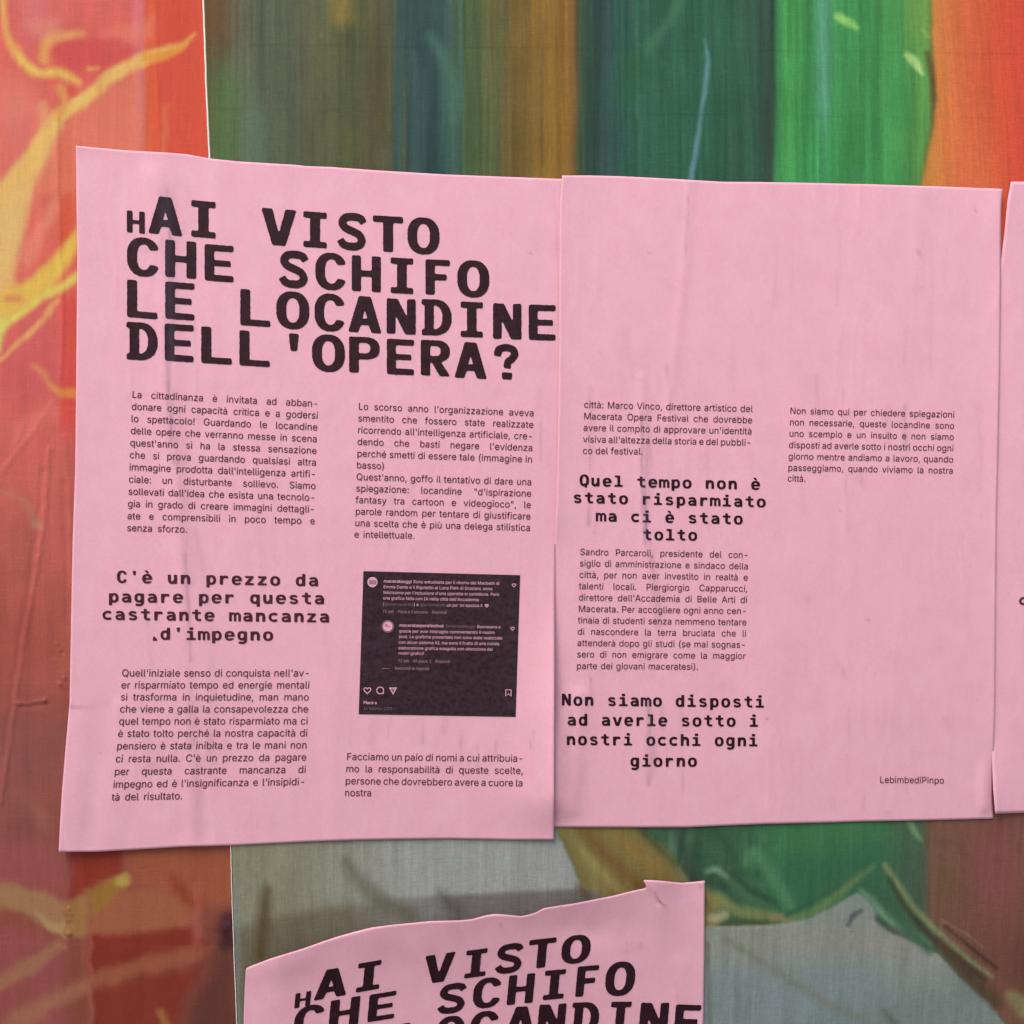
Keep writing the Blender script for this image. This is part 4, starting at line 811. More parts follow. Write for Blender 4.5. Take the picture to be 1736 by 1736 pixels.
def left_print(X, Y):
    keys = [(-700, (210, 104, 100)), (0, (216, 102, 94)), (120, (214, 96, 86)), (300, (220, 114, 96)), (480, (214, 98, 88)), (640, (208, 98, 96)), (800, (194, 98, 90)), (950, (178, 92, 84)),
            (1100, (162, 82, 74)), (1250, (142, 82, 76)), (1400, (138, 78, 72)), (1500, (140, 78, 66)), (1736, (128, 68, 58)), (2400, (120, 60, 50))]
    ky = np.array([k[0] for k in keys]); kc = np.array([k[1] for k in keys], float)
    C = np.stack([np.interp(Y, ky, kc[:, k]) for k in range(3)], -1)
    C = C * (1 + .05 * fbm(X / 22, Y / 130, 41, 3) + .05 * fbm(X / 50, Y / 50, 43, 2))[..., None]
    top = 1 - sst(380, 560, Y)
    C = blend(C, .9 * top * sst(242, 250, X), (212, 80, 58))
    C = blend(C, .5 * top * np.exp(-((X - 300) / 22) ** 2) * (1 - sst(30, 110, Y)), (206, 70, 44))
    C = blend(C, .7 * np.exp(-((X - 236) / 9) ** 2) * (1 - sst(180, 270, Y)), (214, 122, 138))
    C = blend(C, .7 * np.exp(-((X - 255) / 8) ** 2) * top, (214, 96, 50))
    C = blend(C, .6 * np.exp(-(((X - 60) / 26) ** 2 + ((Y - 15) / 60) ** 2)), (214, 122, 134))
    C = blend(C, .6 * np.exp(-(((X - 150) / 60) ** 2 + ((Y - 90) / 34) ** 2)), (206, 80, 86))
    C = blend(C, .6 * np.exp(-(((X - 30) / 40) ** 2 + ((Y - 200) / 80) ** 2)), (218, 124, 116))
    C = blend(C, .8 * np.exp(-((X - 113) / 13) ** 2) * sst(190, 240, Y) * (1 - sst(400, 450, Y)), (210, 84, 54))
    C = blend(C, .7 * sst(98, 108, X) * sst(480, 520, Y) * (1 - sst(700, 760, Y)) * (1 - sst(140, 160, X)), (210, 74, 64))
    C = blend(C, .5 * np.exp(-(((X - 60) / 40) ** 2 + ((Y - 560) / 60) ** 2)), (200, 100, 100))
    C = area(C, X, Y, [(96, 196), (240, 118), (250, 250), (240, 330), (60, 330)], (224, 130, 104), 14, .6)
    C = area(C, X, Y, [(98, 196), (106, 214), (84, 262), (60, 305), (44, 360), (30, 430), (24, 500), (4, 560), (-60, 580), (-60, 360), (0, 312), (46, 252), (72, 214)], (224, 184, 112), 10, .9)
    C = area(C, X, Y, [(134, 380), (134, 424), (112, 462), (84, 490), (40, 512), (0, 526), (-40, 540), (-40, 500), (30, 480), (70, 470), (96, 430)], (226, 178, 84), 9, .85)
    for poly, col, soft, op in [([(165, 62), (262, 26), (262, 62), (190, 92)], (226, 130, 106), 14, .6), ([(44, 36), (100, 30), (112, 60), (76, 76)], (222, 138, 122), 14, .7),
                                ([(24, 440), (96, 330), (104, 352), (50, 450)], (228, 146, 118), 9, .6), ([(-20, 120), (40, 130), (70, 190), (-20, 220)], (222, 128, 112), 24, .5),
                                ([(10, 620), (90, 560), (96, 640), (20, 700)], (198, 88, 94), 20, .5), ([(272, 180), (288, 178), (282, 290), (270, 290)], (224, 116, 74), 8, .6), ([(20, 720), (90, 680), (96, 700), (20, 760)], (218, 120, 108), 10, .5)]:
        C = area(C, X, Y, poly, col, soft, op, 6.0, 29)
    C = area(C, X, Y, [(88, 92), (96, 74), (130, 66), (200, 62), (230, 84), (196, 112), (150, 120), (116, 118)], (204, 76, 76), 9, .7)
    C = strokes(C, X, Y, [
        ([(2, -10, 4), (10, 50, 5), (24, 84, 8), (44, 110, 9), (70, 124, 8), (98, 122, 9), (132, 140, 5)], (226, 184, 92), 8, .9),
        ([(76, 100, 8), (80, 72, 9), (104, 60, 7), (140, 60, 5)], (224, 168, 90), 9, .85),
        ([(150, 116, 6), (166, 116, 3)], (222, 164, 96), 6, .7),
        ([(330, 58, 2), (306, 78, 6), (268, 92, 10), (238, 104, 12), (205, 118, 12), (170, 144, 10), (130, 176, 12), (100, 196, 12), (80, 224, 12), (60, 262, 14), (34, 300, 18), (10, 340, 26), (-40, 380, 34)], (226, 184, 104), 7, .95),
        ([(318, 70, 3), (290, 90, 6), (250, 100, 8)], (222, 146, 52), 7, .8),
        ([(100, 146, 8), (108, 172, 8), (96, 196, 9)], (220, 158, 84), 7, .8),
        ([(72, 180, 8), (76, 210, 10)], (222, 160, 110), 8, .7),
        ([(120, 152, 6), (124, 158, 4)], (200, 74, 60), 7, .7),
        ([(34, 330, 20), (20, 380, 24), (8, 440, 18), (-10, 480, 14)], (224, 184, 116), 12, .85),
        ([(60, 420, 8), (40, 470, 6)], (222, 130, 110), 12, .5),
        ([(134, 398, 8), (110, 430, 12), (80, 466, 16), (46, 496, 18), (10, 520, 16), (-30, 545, 20)], (222, 186, 84), 8, .9),
        ([(134, 466, 8), (92, 492, 8), (50, 520, 8), (14, 545, 8), (-20, 565, 8)], (218, 206, 98), 7, .9),
        ([(8, 540, 8), (-8, 590, 10)], (212, 208, 110), 8, .7),
        ([(98, 506, 3), (80, 534, 5), (50, 566, 5), (20, 594, 4), (-10, 616, 4)], (222, 160, 100), 4, .9),
        ([(30, 505, 6), (14, 505, 6)], (206, 96, 90), 8, .6),
        ([(56, 622, 4), (74, 636, 4), (96, 660, 5), (128, 668, 6)], (216, 146, 88), 8, .8),
        ([(104, 664, 7), (134, 668, 8)], (214, 136, 70), 7, .8),
        ([(0, 830, 2), (40, 850, 3), (60, 886, 5)], (176, 130, 104), 10, .6),
        ([(58, 890, 5), (70, 893, 4)], (186, 146, 110), 9, .6),
        ([(90, 690, 4), (40, 750, 3), (0, 800, 3)], (216, 112, 100), 5, .6),
        ([(118, 1580 - 520, 10), (112, 1130, 16)], (176, 96, 80), 16, .5),
        ([(20, 1340, 6), (50, 1360, 9), (80, 1400, 9)], (150, 98, 84), 14, .5),
    ], 4.0, 15)
    for poly, col, soft, op in [
        ([(-40, 1560), (110, 1590), (112, 1760), (-40, 1790)], (142, 76, 76), 18, .8),
        ([(-40, 1420), (110, 1440), (112, 1540), (-40, 1500)], (146, 78, 80), 16, .7),
        ([(120, 1440), (205, 1436), (205, 1482), (150, 1505), (122, 1530)], (134, 50, 38), 10, .9),
        ([(205, 1430), (392, 1420), (392, 1540), (300, 1520), (220, 1490)], (152, 84, 58), 18, .8),
        ([(286, 1482), (322, 1500), (344, 1535), (318, 1548), (290, 1515)], (128, 54, 40), 12, .7),
        ([(150, 1530), (215, 1505), (300, 1512), (330, 1552), (322, 1575), (150, 1588)], (150, 92, 64), 12, .9),
        ([(-40, 1496), (30, 1500), (70, 1512), (112, 1532), (114, 1588), (84, 1576), (40, 1546), (-40, 1532)], (152, 116, 82), 9, .95),
        ([(60, 1548), (112, 1572), (112, 1590), (84, 1578)], (164, 140, 96), 6, .8),
        ([(112, 1536), (152, 1508), (152, 1588), (112, 1588)], (150, 112, 66), 6, .9),
        ([(150, 1510), (196, 1488), (212, 1484), (219, 1494), (196, 1520), (168, 1546), (150, 1556)], (144, 108, 48), 8, .9),
        ([(196, 1488), (213, 1482), (221, 1490), (208, 1504), (196, 1502)], (170, 152, 80), 7, .9),
        ([(150, 1588), (330, 1572), (352, 1600), (250, 1622), (150, 1652)], (122, 46, 36), 9, .9),
        ([(150, 1652), (250, 1622), (350, 1606), (340, 1626), (250, 1650), (150, 1676)], (146, 86, 62), 12, .8),
        ([(154, 1680), (250, 1656), (345, 1634), (312, 1700), (280, 1790), (154, 1790)], (122, 50, 40), 12, .9),
        ([(-40, 1668), (40, 1630), (104, 1592), (112, 1606), (60, 1648), (-40, 1700)], (152, 108, 80), 9, .8),
        ([(-40, 1790), (20, 1718), (90, 1682), (150, 1656), (152, 1684), (90, 1712), (40, 1760)], (152, 104, 80), 12, .8),
        ([(262, 1716), (276, 1708), (290, 1740), (276, 1746)], (158, 114, 66), 7, .7),
        ([(322, 1500), (338, 1500), (346, 1590), (330, 1610)], (166, 92, 76), 9, .7),
        ([(400, 1540), (376, 1552), (364, 1580), (366, 1612), (352, 1650), (326, 1690), (306, 1790), (410, 1790)], (88, 52, 46), 26, .85),
        ([(400, 1548), (378, 1556), (372, 1578), (380, 1604), (400, 1606)], (56, 29, 34), 14, .9),
        ([(378, 1562), (388, 1560), (388, 1572), (380, 1574)], (86, 58, 76), 6, .8),
        ([(146, 1520), (154, 1520), (162, 1790), (152, 1790)], (158, 92, 86), 4, .5)]:
        C = area(C, X, Y, poly, col, soft, op, 7.0, 19)
    for y0, k in ((430, .3), (577, .5), (690, .6), (703, .4), (808, .4), (925, .4), (1156, .35), (1383, .4), (1490, .4), (1598, .5)):
        C = blend(C, .16 * k * np.exp(-((Y - y0 - .02 * X) / 1.6) ** 2) * (.5 + .5 * vn(X / 30, Y * 0, int(y0))), (236, 168, 150))
    return C

def to_albedo(C, Y):
    """photograph tone -> pigment: the wall is dimmer low down, so the same tone there is a paler pigment"""
    g = 0.93 * np.interp(Y, [-600, 0, 868, 1736, 2400], [.84, .87, .98, 1.12, 1.18])
    return np.clip(lin(np.clip(C, 2, 255)) * np.asarray(g)[..., None], 0.004, .9)

M_FAB = fabric_material('printed_fabric', .10, .11)
M_FABL = fabric_material('printed_fabric_red', .05, .06)
m, n, b = node_mat('white_hem')
b.inputs['Base Color'].default_value = (.72, .72, .66, 1); b.inputs['Roughness'].default_value = .7
M_HEM = m

# seam between the two fabrics: x of the centre fabric's white cut edge
def seam(y):
    return np.interp(y, [-700, 0, 150, 268, 700, 1440, 1540, 1736, 2500], [325, 344, 349, 354.5, 372, 391, 393.5, 401, 430])

def centre_h(x, y):
    h = .0011 + .00015 * fbm(x / 60, y / 200, 51, 2)
    return h + .00025 * np.exp(-((x - seam(y)) / 14) ** 2)

FOLDS = [  # marks, half width, height in mm
    ([(262, -300), (264, 60), (269, 200), (272, 400)], 4, .9), ([(250, -300), (251, 120), (254, 400)], 7, -.3),
    ([(233, -200), (236, 300)], 6, .5), ([(86, -200), (92, 200), (96, 500)], 6, .5),
    ([(97, 200), (101, 400), (105, 500), (106, 560), (103, 640)], 3.5, 1.1), ([(90, 300), (97, 560), (96, 640)], 6, -.3),
    ([(84, 760), (78, 840), (72, 900), (60, 980), (45, 1060), (30, 1160), (16, 1260), (2, 1360)], 4, 1.3),
    ([(72, 800), (66, 880), (56, 950), (38, 1070), (20, 1190), (8, 1280)], 6, -1.0),
    ([(110, 740), (116, 820), (120, 960), (122, 1050)], 4, .9), ([(108, 820), (112, 960), (113, 1060)], 6, -.9),
    ([(90, 680), (50, 740), (0, 800)], 4, .5), ([(40, 720), (10, 800)], 4, .35),
    ([(50, 1440), (62, 1500), (70, 1600)], 6, .4), ([(112, 1440), (118, 1520), (114, 1580), (126, 1680)], 4, .5),
    ([(140, 1440), (146, 1540), (150, 1640), (158, 1740)], 6, .7), ([(150, 1560), (152, 1640)], 5, -.5),
    ([(24, 1192), (34, 1192), (46, 1194), (58, 1190), (76, 1188)], 2.2, 1.0), ([(34, 1198), (60, 1197), (80, 1193)], 4, -.7),
    ([(100, 1158), (108, 1168), (113, 1178), (118, 1184)], 2.5, .9), ([(106, 1162), (114, 1174)], 3, -.6),
    ([(320, 1480), (322, 1560), (332, 1700)], 8, .5)]
BUMPS = [(75, 1188, 4, 1.2), (33, 1193, 3, .8), (97, 1092, 2.5, .8), (106, 1106, 2.2, -1.0), (100, 1103, 3, .5), (109, 1149, 2.2, 1.2), (102, 1160, 4, .8), (117, 1541, 2.4, 1.3), (121, 1549, 3, .9),
         (115, 1554, 3, -.9), (117, 1583, 4, 1.2), (119, 1566, 7, -.6), (93, 1120, 3, .5), (99, 1136, 2, -.5)]
def left_h(x, y):
    x = np.asarray(x, float); y = np.asarray(y, float)
    h = .0002 * fbm(x / 40, y / 160, 55, 3)
    for pts, w, a in FOLDS:
        p = np.array(pts, float)
        s = (x > p[:, 0].min() - 40) & (x < p[:, 0].max() + 40) & (y > p[:, 1].min() - 40) & (y < p[:, 1].max() + 40)
        if not np.any(s): continue
        q = smooth(p, 5)
        d, _, _ = pdist(x[s] + 1.5 * vn(x[s] / 9, y[s] / 14, 3), y[s], np.c_[q, np.zeros(len(q))])
        h[s] += a * .001 * .30 * np.exp(-(d / w) ** 2)
    for bx, by, r, a in BUMPS:
        h += a * .0006 * np.exp(-((x - bx) ** 2 + (y - by) ** 2) / r ** 2)
    return h * (1 - sst(330, 360, x))

def axis(segs):
    out = []
    for a, b, st in segs: out.append(np.arange(a, b, st))
    out.append([segs[-1][1]])
    return np.concatenate(out)

# setting: the wall behind and the ground below
mw, n, b = node_mat('old_plaster')
nz = noise_node(n, 1.0, (9, 9, 9), 6, .6)
n.links.new(mixc(n, nz, (.36, .33, .29), (.48, .45, .40)), b.inputs['Base Color']); b.inputs['Roughness'].default_value = .9
v = [(-6, .075, 0), (6, .075, 0), (6, .075, 5), (-6, .075, 5), (-6, .4, 0), (6, .4, 0), (6, .4, 5), (-6, .4, 5)]
wall = new_obj('wall', v, [(0, 1, 2, 3), (5, 4, 7, 6), (3, 2, 6, 7), (4, 0, 3, 7), (1, 5, 6, 2)], mw, smooth_shade=False); wall['kind'] = 'structure'
mg, n, b = node_mat('paving')
nz = noise_node(n, 1.0, (14, 14, 14), 6, .6)
n.links.new(mixc(n, nz, (.13, .125, .12), (.22, .21, .20)), b.inputs['Base Color']); b.inputs['Roughness'].default_value = .9
ground = new_obj('pavement', [(-60, -80, 0), (60, -80, 0), (60, .4, 0), (-60, .4, 0)], [(0, 1, 2, 3)], mg, smooth_shade=False); ground['kind'] = 'structure'

def thing_mesh(name, w, faces, mat, label, cat, attrs, group=None):
    org = tuple(w.mean(0))
    root = thing(name, org, label, cat, group)
    new_obj('fabric', w, faces, mat, root, org, True, attrs)
    return root, org

# left fabric (runs a little way under the centre one)
xs = axis([(-600, -40, 14), (-40, 420, 3)]); ys = axis([(-600, -40, 14), (-40, 1780, 3), (1780, 2400, 14)])
X, Y = np.meshgrid(xs, ys); X = X.ravel(); Y = Y.ravel()
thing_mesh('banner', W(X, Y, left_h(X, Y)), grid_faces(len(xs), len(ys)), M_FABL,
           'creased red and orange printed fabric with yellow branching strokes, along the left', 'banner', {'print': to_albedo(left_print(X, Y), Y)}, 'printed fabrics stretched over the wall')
# centre fabric
us = axis([(0, 1400, 3), (1400, 2000, 14)]); X0, Y = np.meshgrid(us, ys)
X = (seam(Y) + 2.2 + X0).ravel(); Y = Y.ravel()
cb, corg = thing_mesh('banner', W(X, Y, centre_h(X, Y)), grid_faces(len(us), len(ys)), M_FAB,
           'large fabric printed in streaky greens with an orange field, behind the pink sheets', 'banner', {'print': to_albedo(centre_print(X, Y), Y)}, 'printed fabrics stretched over the wall')
hx = np.array([-.8, -.8, 1.2, 2.5]); hh = np.array([.0002, .0011, .00145, .0011])
yy = ys; X = (seam(yy)[:, None] + (hx[None] * (1 - .45 * sst(900, 1500, yy))[:, None]) + .25 * vn(yy / 9, yy * 0, 8)[:, None]).ravel(); Y = np.repeat(yy, 4)
new_obj('hem', W(X, Y, np.tile(hh, len(yy)) + .0001), grid_faces(4, len(yy)), M_HEM, cb, corg)

# ------------------------------------------------------------------ stains of the papers, and crease shade put into their colour
def marks(x, y, ops):
    s = np.zeros(x.shape)
    for pts, a in ops:
        p = np.array(pts, float)
        k = (x > p[:, 0].min() - 40) & (x < p[:, 0].max() + 40) & (y > p[:, 1].min() - 30) & (y < p[:, 1].max() + 30)
        if not np.any(k): continue
        d, w, _ = pdist(x[k], y[k], smooth(p, 4))
        s[k] += a * np.exp(-(d / w) ** 2)
    return s

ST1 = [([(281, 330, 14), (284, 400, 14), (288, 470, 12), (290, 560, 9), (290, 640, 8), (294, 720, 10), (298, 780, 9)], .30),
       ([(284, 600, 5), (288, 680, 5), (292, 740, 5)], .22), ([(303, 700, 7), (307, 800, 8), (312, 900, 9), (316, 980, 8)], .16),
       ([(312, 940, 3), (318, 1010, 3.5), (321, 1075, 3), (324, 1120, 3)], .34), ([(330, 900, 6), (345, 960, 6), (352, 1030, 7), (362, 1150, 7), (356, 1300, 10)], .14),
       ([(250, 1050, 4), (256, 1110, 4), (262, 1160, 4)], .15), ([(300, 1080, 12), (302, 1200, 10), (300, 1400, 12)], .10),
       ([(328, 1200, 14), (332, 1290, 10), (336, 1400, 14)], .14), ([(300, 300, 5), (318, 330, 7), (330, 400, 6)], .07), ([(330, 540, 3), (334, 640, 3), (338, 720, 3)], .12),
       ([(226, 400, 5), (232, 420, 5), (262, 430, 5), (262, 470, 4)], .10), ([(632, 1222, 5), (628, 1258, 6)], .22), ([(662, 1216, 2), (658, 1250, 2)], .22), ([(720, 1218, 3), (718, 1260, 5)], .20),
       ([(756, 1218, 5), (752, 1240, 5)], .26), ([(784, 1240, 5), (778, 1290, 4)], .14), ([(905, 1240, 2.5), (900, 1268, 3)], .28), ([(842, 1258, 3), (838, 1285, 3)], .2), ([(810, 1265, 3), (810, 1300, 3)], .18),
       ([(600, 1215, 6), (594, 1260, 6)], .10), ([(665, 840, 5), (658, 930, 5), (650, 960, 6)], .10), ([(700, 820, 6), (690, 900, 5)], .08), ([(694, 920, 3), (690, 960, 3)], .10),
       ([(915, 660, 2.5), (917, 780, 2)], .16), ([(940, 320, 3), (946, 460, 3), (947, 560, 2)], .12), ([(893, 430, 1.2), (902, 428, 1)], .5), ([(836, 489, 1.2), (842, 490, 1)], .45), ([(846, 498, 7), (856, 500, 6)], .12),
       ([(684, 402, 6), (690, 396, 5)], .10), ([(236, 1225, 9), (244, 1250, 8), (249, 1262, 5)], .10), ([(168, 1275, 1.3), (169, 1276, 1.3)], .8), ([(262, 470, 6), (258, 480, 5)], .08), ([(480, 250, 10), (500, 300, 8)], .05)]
ST2 = [([(1346, 420, 2), (1340, 500, 2)], .10), ([(1356, 400, 1.6), (1350, 480, 1.6)], .08), ([(1318, 400, 5), (1312, 520, 5)], .06), ([(1424, 390, 2), (1420, 520, 2.4)], .09), ([(1240, 560, 6), (1244, 700, 8)], .06), ([(1536, 560, 2), (1532, 620, 2)], .10), ([(1580, 470, 4), (1576, 640, 5)], .06), ([(1060, 560, 6), (1070, 640, 6)], .07), ([(1198, 700, 3), (1202, 900, 3)], .06), ([(1000, 660, 5), (1003, 740, 6), (1000, 800, 5)], .16), ([(1000, 855, 2), (998, 890, 4)], .32), ([(1012, 870, 3), (1010, 905, 3)], .14), ([(1088, 700, 2.5), (1088, 800, 2.5), (1092, 860, 3), (1094, 920, 4)], .26),  # grime streaks and wrinkle lines, the wrinkles' shade put into the colour
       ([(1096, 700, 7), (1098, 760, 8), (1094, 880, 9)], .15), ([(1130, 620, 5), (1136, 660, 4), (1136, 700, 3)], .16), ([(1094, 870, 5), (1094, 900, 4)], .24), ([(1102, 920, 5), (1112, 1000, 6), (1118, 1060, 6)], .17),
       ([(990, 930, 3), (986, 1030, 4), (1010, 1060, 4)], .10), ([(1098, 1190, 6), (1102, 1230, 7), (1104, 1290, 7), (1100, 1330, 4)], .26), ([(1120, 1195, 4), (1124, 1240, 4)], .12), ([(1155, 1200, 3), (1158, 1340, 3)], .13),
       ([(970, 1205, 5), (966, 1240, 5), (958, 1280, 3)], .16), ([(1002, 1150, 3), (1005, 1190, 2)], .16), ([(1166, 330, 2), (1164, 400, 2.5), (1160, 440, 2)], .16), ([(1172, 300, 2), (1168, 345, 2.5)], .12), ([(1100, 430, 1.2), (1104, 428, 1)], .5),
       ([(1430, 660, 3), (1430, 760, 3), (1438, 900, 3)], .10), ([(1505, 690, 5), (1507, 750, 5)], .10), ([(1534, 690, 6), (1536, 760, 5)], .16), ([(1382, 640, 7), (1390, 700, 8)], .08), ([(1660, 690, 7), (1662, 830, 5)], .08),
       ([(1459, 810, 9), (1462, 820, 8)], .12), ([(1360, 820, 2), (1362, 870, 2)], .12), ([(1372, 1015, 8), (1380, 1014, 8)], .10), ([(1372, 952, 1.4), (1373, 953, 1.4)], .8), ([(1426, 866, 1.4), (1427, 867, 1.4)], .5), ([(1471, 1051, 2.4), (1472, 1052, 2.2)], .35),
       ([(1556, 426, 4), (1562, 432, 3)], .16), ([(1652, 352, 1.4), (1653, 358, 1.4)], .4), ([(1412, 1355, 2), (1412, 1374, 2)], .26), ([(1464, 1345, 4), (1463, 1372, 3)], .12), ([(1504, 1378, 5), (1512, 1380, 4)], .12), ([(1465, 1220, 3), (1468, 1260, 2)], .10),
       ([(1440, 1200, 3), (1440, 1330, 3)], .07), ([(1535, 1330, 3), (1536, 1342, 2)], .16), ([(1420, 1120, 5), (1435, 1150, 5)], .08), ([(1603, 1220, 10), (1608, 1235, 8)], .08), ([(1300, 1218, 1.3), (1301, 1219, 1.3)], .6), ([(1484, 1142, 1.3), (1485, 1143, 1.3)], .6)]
ST4 = [([(1111, 1514, 2), (1113, 1521, 2), (1120, 1530, 1.6), (1127, 1535, 1.2)], .8), ([(1068, 1602, 8), (1076, 1608, 7), (1060, 1612, 6)], .2), ([(1086, 1600, 3), (1088, 1606, 3)], .3), ([(1188, 1503, 2), (1189, 1504, 2)], .7), ([(848, 1566, 3), (850, 1570, 3)], .3), ([(976, 1575, 5), (980, 1580, 4)], .16),  # first stroke: shade along the tear's crease, put into the colour
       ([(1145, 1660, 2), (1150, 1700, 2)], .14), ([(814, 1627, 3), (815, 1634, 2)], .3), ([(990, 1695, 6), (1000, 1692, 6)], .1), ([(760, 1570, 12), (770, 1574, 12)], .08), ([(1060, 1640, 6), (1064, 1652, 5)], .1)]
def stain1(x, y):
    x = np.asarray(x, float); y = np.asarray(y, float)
    return marks(x, y, ST1) * (.45 + .55 * np.clip(1 + vn(x / 4, y / 22, 4), 0, 2)) + .03 * np.clip(fbm(x / 14, y / 70, 6, 3), 0, 1) + .05 * sst(1180, 1440, y) * sst(260, 120, x) * .6  # last term deepens the tone toward the lower-left corner
def stain_shade2(x, y):
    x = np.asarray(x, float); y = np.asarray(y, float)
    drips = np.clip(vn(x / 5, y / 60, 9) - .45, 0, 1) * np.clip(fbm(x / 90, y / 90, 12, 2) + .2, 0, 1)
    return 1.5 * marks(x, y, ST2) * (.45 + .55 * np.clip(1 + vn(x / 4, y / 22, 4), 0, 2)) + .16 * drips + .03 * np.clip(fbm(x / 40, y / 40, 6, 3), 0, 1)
def stain3(x, y):
    x = np.asarray(x, float); y = np.asarray(y, float)
    return .05 * np.clip(fbm(x / 14, y / 70, 16, 3), 0, 1)
def stain_shade4(x, y):
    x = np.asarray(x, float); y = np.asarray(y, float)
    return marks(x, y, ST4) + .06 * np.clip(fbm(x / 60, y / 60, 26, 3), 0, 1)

# ------------------------------------------------------------------ relief of the papers
def crease(x, y, ops):
    """ops: marks, half width, height mm"""
    h = np.zeros(x.shape)
    for pts, w, a in ops:
        p = np.array(pts, float); q = smooth(p, 5)
        k = (x > p[:, 0].min() - 5 * w) & (x < p[:, 0].max() + 5 * w) & (y > p[:, 1].min() - 5 * w) & (y < p[:, 1].max() + 5 * w)
        if not np.any(k): continue
        d, _, _ = pdist(x[k], y[k], np.c_[q, np.zeros(len(q))])
        h[k] += a * .001 * np.exp(-(d / w) ** 2)
    return h

def rills(x, y, seed):
    """fine upright wrinkles left by damp paste"""
    a = 1 - np.abs(vn(x / 17 + .6 * vn(x / 60, y / 120, seed + 3), y / 150, seed))
    m = np.clip(fbm(x / 110, y / 160, seed + 7, 2) + .15, 0, 1)
    return .00026 * a ** 8 * m

def h1(x, y):
    h = .0018 + .00030 * fbm(x / 130, y / 240, 71, 2) + .00006 * fbm(x / 26, y / 120, 72, 2)
    h += crease(x, y, [([(262, 300), (284, 420), (290, 640), (305, 860), (320, 1100), (330, 1440)], 22, .7), ([(286, 560), (292, 760)], 7, -.35),
                       ([(322, 1000), (330, 1200), (344, 1420)], 12, -.4), ([(372, 268), (364, 420), (360, 640)], 16, .3), ([(206, 1200), (240, 1250), (252, 1290)], 16, .6),
                       ([(178, 1210), (160, 1330), (150, 1430)], 22, -.6), ([(560, 1180), (570, 1440)], 24, .35), ([(700, 920), (680, 1000)], 12, .2)])
    h += .0010 * sst(250, 110, x) * sst(1150, 1440, y)
    h += .0006 * np.exp(-(x - 118) / 22.0) * (y < 1200)
    r = np.clip(945 - x, 0, 999)
    h += .0062 * np.exp(-r / 46.0) * sst(930, 1260, y) * (1 - .8 * sst(1345, 1424, y))
    h -= .0010 * np.exp(-r / 24.0) * (1 - sst(860, 960, y))
    h += .0004 * np.exp(-(y - 250) / 14.0) + rills(x, y, 15)
    return h
def h2(x, y):
    h = .0018 + .00030 * fbm(x / 150, y / 240, 81, 2) + .00006 * fbm(x / 26, y / 120, 82, 2)
    h += crease(x, y, [([(1172, 300), (1164, 420), (1140, 640), (1136, 720)], 9, .35), ([(1088, 640), (1092, 900), (1112, 1100)], 8, .3), ([(1436, 700), (1440, 1000)], 12, .25),
                       ([(1300, 1100), (1340, 1390)], 40, .5), ([(1560, 330), (1550, 480)], 14, .3), ([(984, 1180), (976, 1300), (970, 1370)], 16, .9), ([(1500, 330), (1500, 1200)], 60, .4)])
    l = np.clip(x - 940, 0, 999)
    h += .0012 * np.exp(-l / 22.0) * (1 - sst(870, 930, y))
    h -= .0013 * np.exp(-l / 14.0) * sst(900, 960, y)
    r = np.clip(1690 - x, 0, 999)
    h += .0008 * np.exp(-r / 20.0) * sst(420, 520, y) * (1 - sst(1240, 1300, y))
    h -= .0010 * np.exp(-r / 14.0) * sst(1270, 1320, y)
    h += .0012 * np.exp(-((r - 20) / 12) ** 2) * sst(1270, 1330, y) * (1 - .8 * sst(1365, 1388, y))
    h += .0036 * np.exp(-(l / 22.0) ** 2) * sst(1130, 1320, y) * (1 - .85 * sst(1350, 1400, y))
    h += rills(x, y, 5)
    h += .0016 * np.exp(-r / 40.0) * (1 - sst(360, 520, y))
    return h
def h3(x, y):
    l = np.clip(x - 1685, 0, 999)
    h = .0020 + .0003 * fbm(x / 150, y / 240, 84, 2)
    h -= .0010 * np.exp(-l / 20.0) * sst(430, 520, y) * (1 - sst(1230, 1290, y))
    h += .0026 * np.exp(-l / 26.0) * sst(1260, 1380, y)
    h += .0020 * np.exp(-l / 26.0) * (1 - sst(330, 440, y))
    return h
def h4(x, y):
    top = np.interp(x, [413, 520, 665, 800, 922, 1098, 1195], [1640, 1606, 1568, 1558, 1540, 1500, 1494])
    t = np.clip(y - top, 0, 999)
    h = .0019 + .0003 * fbm(x / 90, y / 120, 85, 2) + .00008 * fbm(x / 20, y / 60, 86, 2)
    h += .0085 * np.exp(-t / 130.0) * (.55 + .45 * np.sin((x - 400) / 800 * math.pi * 1.1)) * (1 - .75 * sst(1100, 1180, x)) * (1 - .4 * sst(480, 415, x))
    h += .0011 * np.exp(-(((x - 885) / 26) ** 2)) * np.exp(-t / 26.0) - .0014 * np.exp(-(((x - 1000) / 60) ** 2 + ((y - 1570) / 30) ** 2))
    h += crease(x, y, [([(1109, 1508), (1111, 1519), (1120, 1530), (1127, 1535)], 2.6, .35), ([(1106, 1512), (1108, 1522), (1117, 1532)], 3, -.5), ([(640, 1590), (700, 1600), (760, 1580)], 30, .5),
                       ([(1150, 1640), (1145, 1736)], 18, .35), ([(1000, 1560), (1040, 1570)], 20, .5), ([(440, 1640), (520, 1625)], 24, .7)])
    return h

